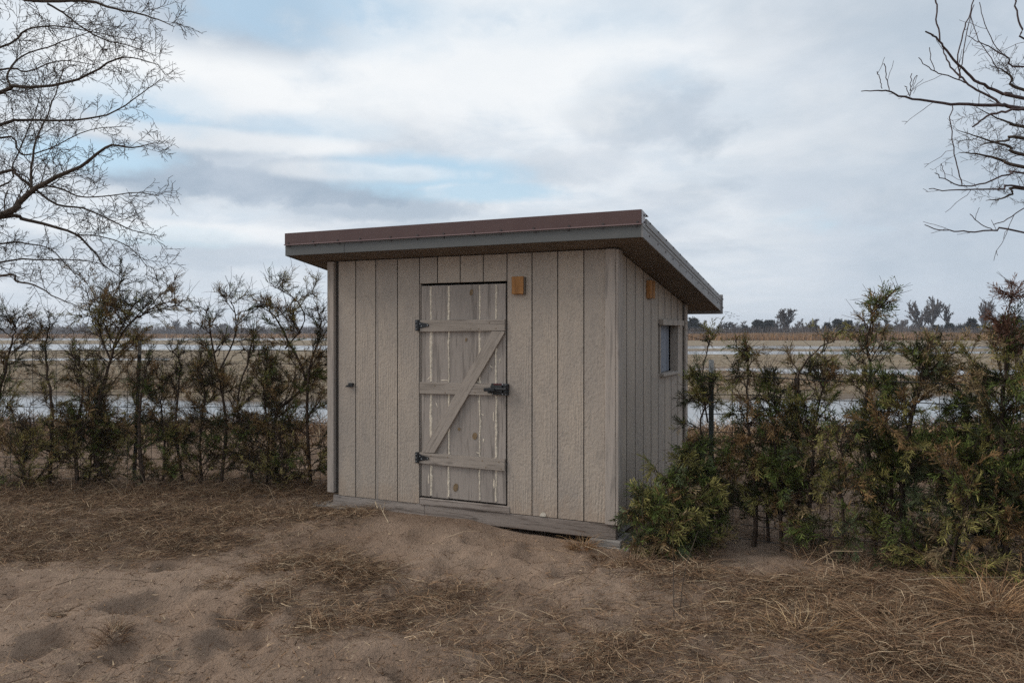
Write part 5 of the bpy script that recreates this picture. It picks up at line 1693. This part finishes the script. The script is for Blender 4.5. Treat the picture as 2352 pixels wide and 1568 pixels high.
RC = [(0.27, 0.165, 0.09), (0.42, 0.25, 0.125), (0.38, 0.215, 0.105), (0.32, 0.215, 0.135)]
BC = [(0.11, 0.09, 0.08), (0.15, 0.12, 0.105), (0.19, 0.155, 0.135)]
reed_band("reeds", "orange brown reeds along the far shore right of the shed", 24000, (0.10, 0.75), (186, 212), (0.9, 1.6), (0.06, 0.14), RC, 501, "reeds")
reed_band("reeds", "orange brown reeds along the farther shore left of the shed", 24000, (-0.75, 0.02), (292, 380), (0.5, 1.2), (0.12, 0.25), RC, 502, "reeds")
reed_band("scrub", "grey brown brush in front of the far treeline right of the shed", 30000, (0.10, 0.75), (212, 255), (1.2, 3.3), (0.05, 0.16), BC, 503, "scrub")
reed_band("scrub", "grey brown brush below the far treeline left of the shed", 24000, (-0.75, 0.02), (400, 450), (1.5, 4.6), (0.10, 0.26), BC, 504, "scrub")


def far_bare_proto(seed, h=9.0, spread=0.55, stems=2):
    r = np.random.default_rng(seed)
    lines, fine = [], []
    for s in range(stems):
        a = r.uniform(0, 6.28)
        lean = r.uniform(0.05, 0.25)
        top = np.array([math.cos(a) * lean * h, math.sin(a) * lean * h, h * r.uniform(0.65, 0.85)])
        st = spline([np.zeros(3), top * np.array([0.2, 0.2, 0.4]), top], 8)
        lines.append((st, np.linspace(0.026 * h, 0.010 * h, 8)))
        grow_twigs(fine, st, 0.020 * h, 0.006 * h, r, 0.055 * h, [(0.25 * h, 0.50 * h), (0.10 * h, 0.22 * h), (0.04 * h, 0.11 * h)], 0, 3, 0.10, 0.45, (20, 50), 0.25, 0.0062 * h)
    return lines, fine


def far_cedar_proto(seed, h=5.0):
    r = np.random.default_rng(seed)
    n = 620
    t = r.random(n) ** 0.8
    rad = h * 0.30 * (1 - t) ** 0.9 * (0.75 + 0.5 * r.random(n)) * (0.85 + 0.3 * np.sin(t * 17 + seed))
    a = r.uniform(0, 6.28, n)
    pos = np.stack([np.cos(a) * rad, np.sin(a) * rad, 0.05 * h + t * h * 0.92], 1)
    dirs = np.stack([np.cos(a), np.sin(a), r.uniform(0.1, 1.3, n)], 1)
    tint = np.array([(0.036, 0.042, 0.030)]) * r.uniform(0.6, 1.4, n)[:, None]
    V, F, T = instance_sprays(pos, dirs, r.uniform(0.14, 0.26, n) * h, tint, r, FAT_SPRAYS)
    # broader needles for a tree seen from afar
    tv, tf = tubes([(np.array([[0, 0, 0], [0, 0, h * 0.8]]), np.array([0.025 * h, 0.008 * h]))], 5)
    return (V, F, T), (tv, tf)


bare_protos = []
for s in range(6):
    lines, fine = far_bare_proto(600 + s, 1.0, 0.5, 1 + s % 3)
    V, F = tubes(lines, 5)
    V2, F2 = tubes([(a, b) for a, b, _ in fine], 3)
    bare_protos.append((npmesh("trunk", V, F, M['bark_far'], None, True), npmesh("crown", V2, F2, M['bark_far'], None, True)))
cedar_protos = []
for s in range(4):
    (V, F, T), (tv, tf) = far_cedar_proto(700 + s, 1.0)
    cedar_protos.append((npmesh("trunk", tv, tf, M['bark_far'], None, True), npmesh("crown", V, F, M['needle'], T)))

ORD = ["first", "second", "third", "fourth", "fifth", "sixth", "seventh", "eighth", "ninth", "tenth", "eleventh", "twelfth", "thirteenth", "fourteenth", "fifteenth", "sixteenth", "seventeenth", "eighteenth", "nineteenth", "twentieth",
       "twenty-first", "twenty-second", "twenty-third", "twenty-fourth", "twenty-fifth", "twenty-sixth", "twenty-seventh", "twenty-eighth", "twenty-ninth", "thirtieth"]


def far_tree(protos, i, px, depth, h, label, cat, name, group, wide=1.0, rz=0.0):
    x = (px - CX) / FPX * depth
    z = gz(x, depth)
    o = empty(name, (x, depth, z - 0.1), rz)
    o.scale = (h * wide, h * wide, h)
    set_props(o, label, cat, group)
    tm, cm = protos[i % len(protos)]
    mesh_obj("trunk", tm, o)
    mesh_obj("crown", cm, o)


rt = random.Random(31)
GB, GC = "leafless trees in the far treeline on the window side", "dark cedars in the far treeline on the window side"
specials = [(2140, 238, 9.0, "tall leafless tree with two round crowns over the far treeline, leftmost of the tall ones"), (2115, 242, 8.2, "tall leafless tree leaning beside the leftmost tall one in the far treeline"), (2178, 240, 8.8, "tall narrow leafless tree in the middle of the far treeline's tall ones"),
            (2258, 245, 9.6, "tall leafless tree standing alone, rightmost of the far treeline's tall ones"), (1803, 236, 6.4, "broad rounded leafless tree in the far treeline between two cedars")]
for i, (px, d, h, lab) in enumerate(specials):
    far_tree(bare_protos, i + 1, px, d, h * 1.42, lab, "tree", "bare_tree", GB, 1.1 if i < 4 else 1.5, rt.uniform(0, 6))
pxs = sorted([1590, 1615, 1650, 1668, 1690, 1712, 1738, 1775, 1830, 1850, 1880, 1935, 1960, 2020, 2045, 2070, 2090, 2160, 2205, 2228, 2290, 2330, 2365])
for i, px in enumerate(pxs):
    far_tree(bare_protos, i * 5 + 2, px + rt.uniform(-6, 6), rt.uniform(232, 262), rt.uniform(4.6, 6.6), f"low leafless tree in the far treeline, {ORD[i]} rightward from the shed's rear corner", "tree", "bare_tree", GB, rt.uniform(1.1, 1.6), rt.uniform(0, 6))
pxs = sorted([(1592, 5.4), (1712, 3.4), (1742, 4.8), (1765, 4.9), (1870, 3.6), (1900, 4.2), (1925, 5.0), (1948, 4.8), (1982, 3.8), (2150, 3.6), (2180, 4.0), (2232, 5.2), (2205, 3.4), (2300, 4.4), (2345, 4.8)])
for i, (px, h) in enumerate(pxs):
    far_tree(cedar_protos, i * 3 + 1, px, rt.uniform(222, 232), h * 1.05, f"dark cedar in the far treeline, {ORD[i]} rightward from the shed's rear corner", "cedar", "cedar_tree", GC, rt.uniform(0.95, 1.35), rt.uniform(0, 6))
GB2 = "leafless trees on the far horizon beyond the left marsh"
pxs = sorted([-10, 40, 75, 120, 160, 190, 215, 255, 310, 345, 385, 410, 435, 465, 500, 530, 555, 600, 645, 690, 730, 765])
for i, px in enumerate(pxs):
    h = 9.5 if px in (385, 410, 435, 465) else (8.0 if px in (500, 530, 190) else rt.uniform(4.5, 6.5))
    far_tree(bare_protos, i * 5 + 1, px + rt.uniform(-6, 6), rt.uniform(440, 500), h, f"hazy leafless tree on the far horizon, {ORD[i]} from the picture's left edge", "tree", "bare_tree", GB2, rt.uniform(1.0, 1.7), rt.uniform(0, 6))

# flock of birds
bv = merge(prism([(-0.16, 0.0), (0.0, -0.05), (0.2, 0.0), (0.0, 0.05)], -0.04, 0.04))
wing_l = ([(-0.05, 0.03, 0.02), (0.10, 0.03, 0.02), (0.02, 0.32, 0.14), (-0.10, 0.55, 0.06)], [[0, 1, 2, 3]])
wing_r = ([(-0.05, -0.03, 0.02), (0.10, -0.03, 0.02), (0.02, -0.32, 0.14), (-0.10, -0.55, 0.06)], [[3, 2, 1, 0]])
body_me, wl_me, wr_me = pymesh("body", *bv, M['bird']), pymesh("wing", *wing_l, M['bird']), pymesh("wing", *wing_r, M['bird'])
for i in range(13):
    px, py = rt.uniform(1640, 1705), rt.uniform(716, 734)
    p = P(px, py, rt.uniform(175, 195))
    o = empty("bird", tuple(p), rt.uniform(0, 6.28))
    set_props(o, "tiny dark bird flying in the flock right of the shed roof", "bird", "flock of birds over the far treeline")
    for nm, me in (("body", body_me), ("wing", wl_me), ("wing", wr_me)):
        mesh_obj(nm, me, o)

# ------------------------------------------------------------------ the hazy air over the marsh
hz, ht = material("pale_haze")
vol = ht.n('ShaderNodeVolumePrincipled', {'Color': (0.86, 0.90, 1.0, 1), 'Density': HAZE, 'Anisotropy': 0.2})
ht.n('ShaderNodeOutputMaterial', {'Volume': vol.outputs[0]})
hb = [(-900, -40, -3), (900, -40, -3), (900, 1150, -3), (-900, 1150, -3), (-900, -40, 22), (900, -40, 22), (900, 1150, 22), (-900, 1150, 22)]
o = mesh_obj("haze", pymesh("haze", hb, [[0, 3, 2, 1], [4, 5, 6, 7], [0, 1, 5, 4], [1, 2, 6, 5], [2, 3, 7, 6], [3, 0, 4, 7]], hz))
set_props(o, kind="stuff")
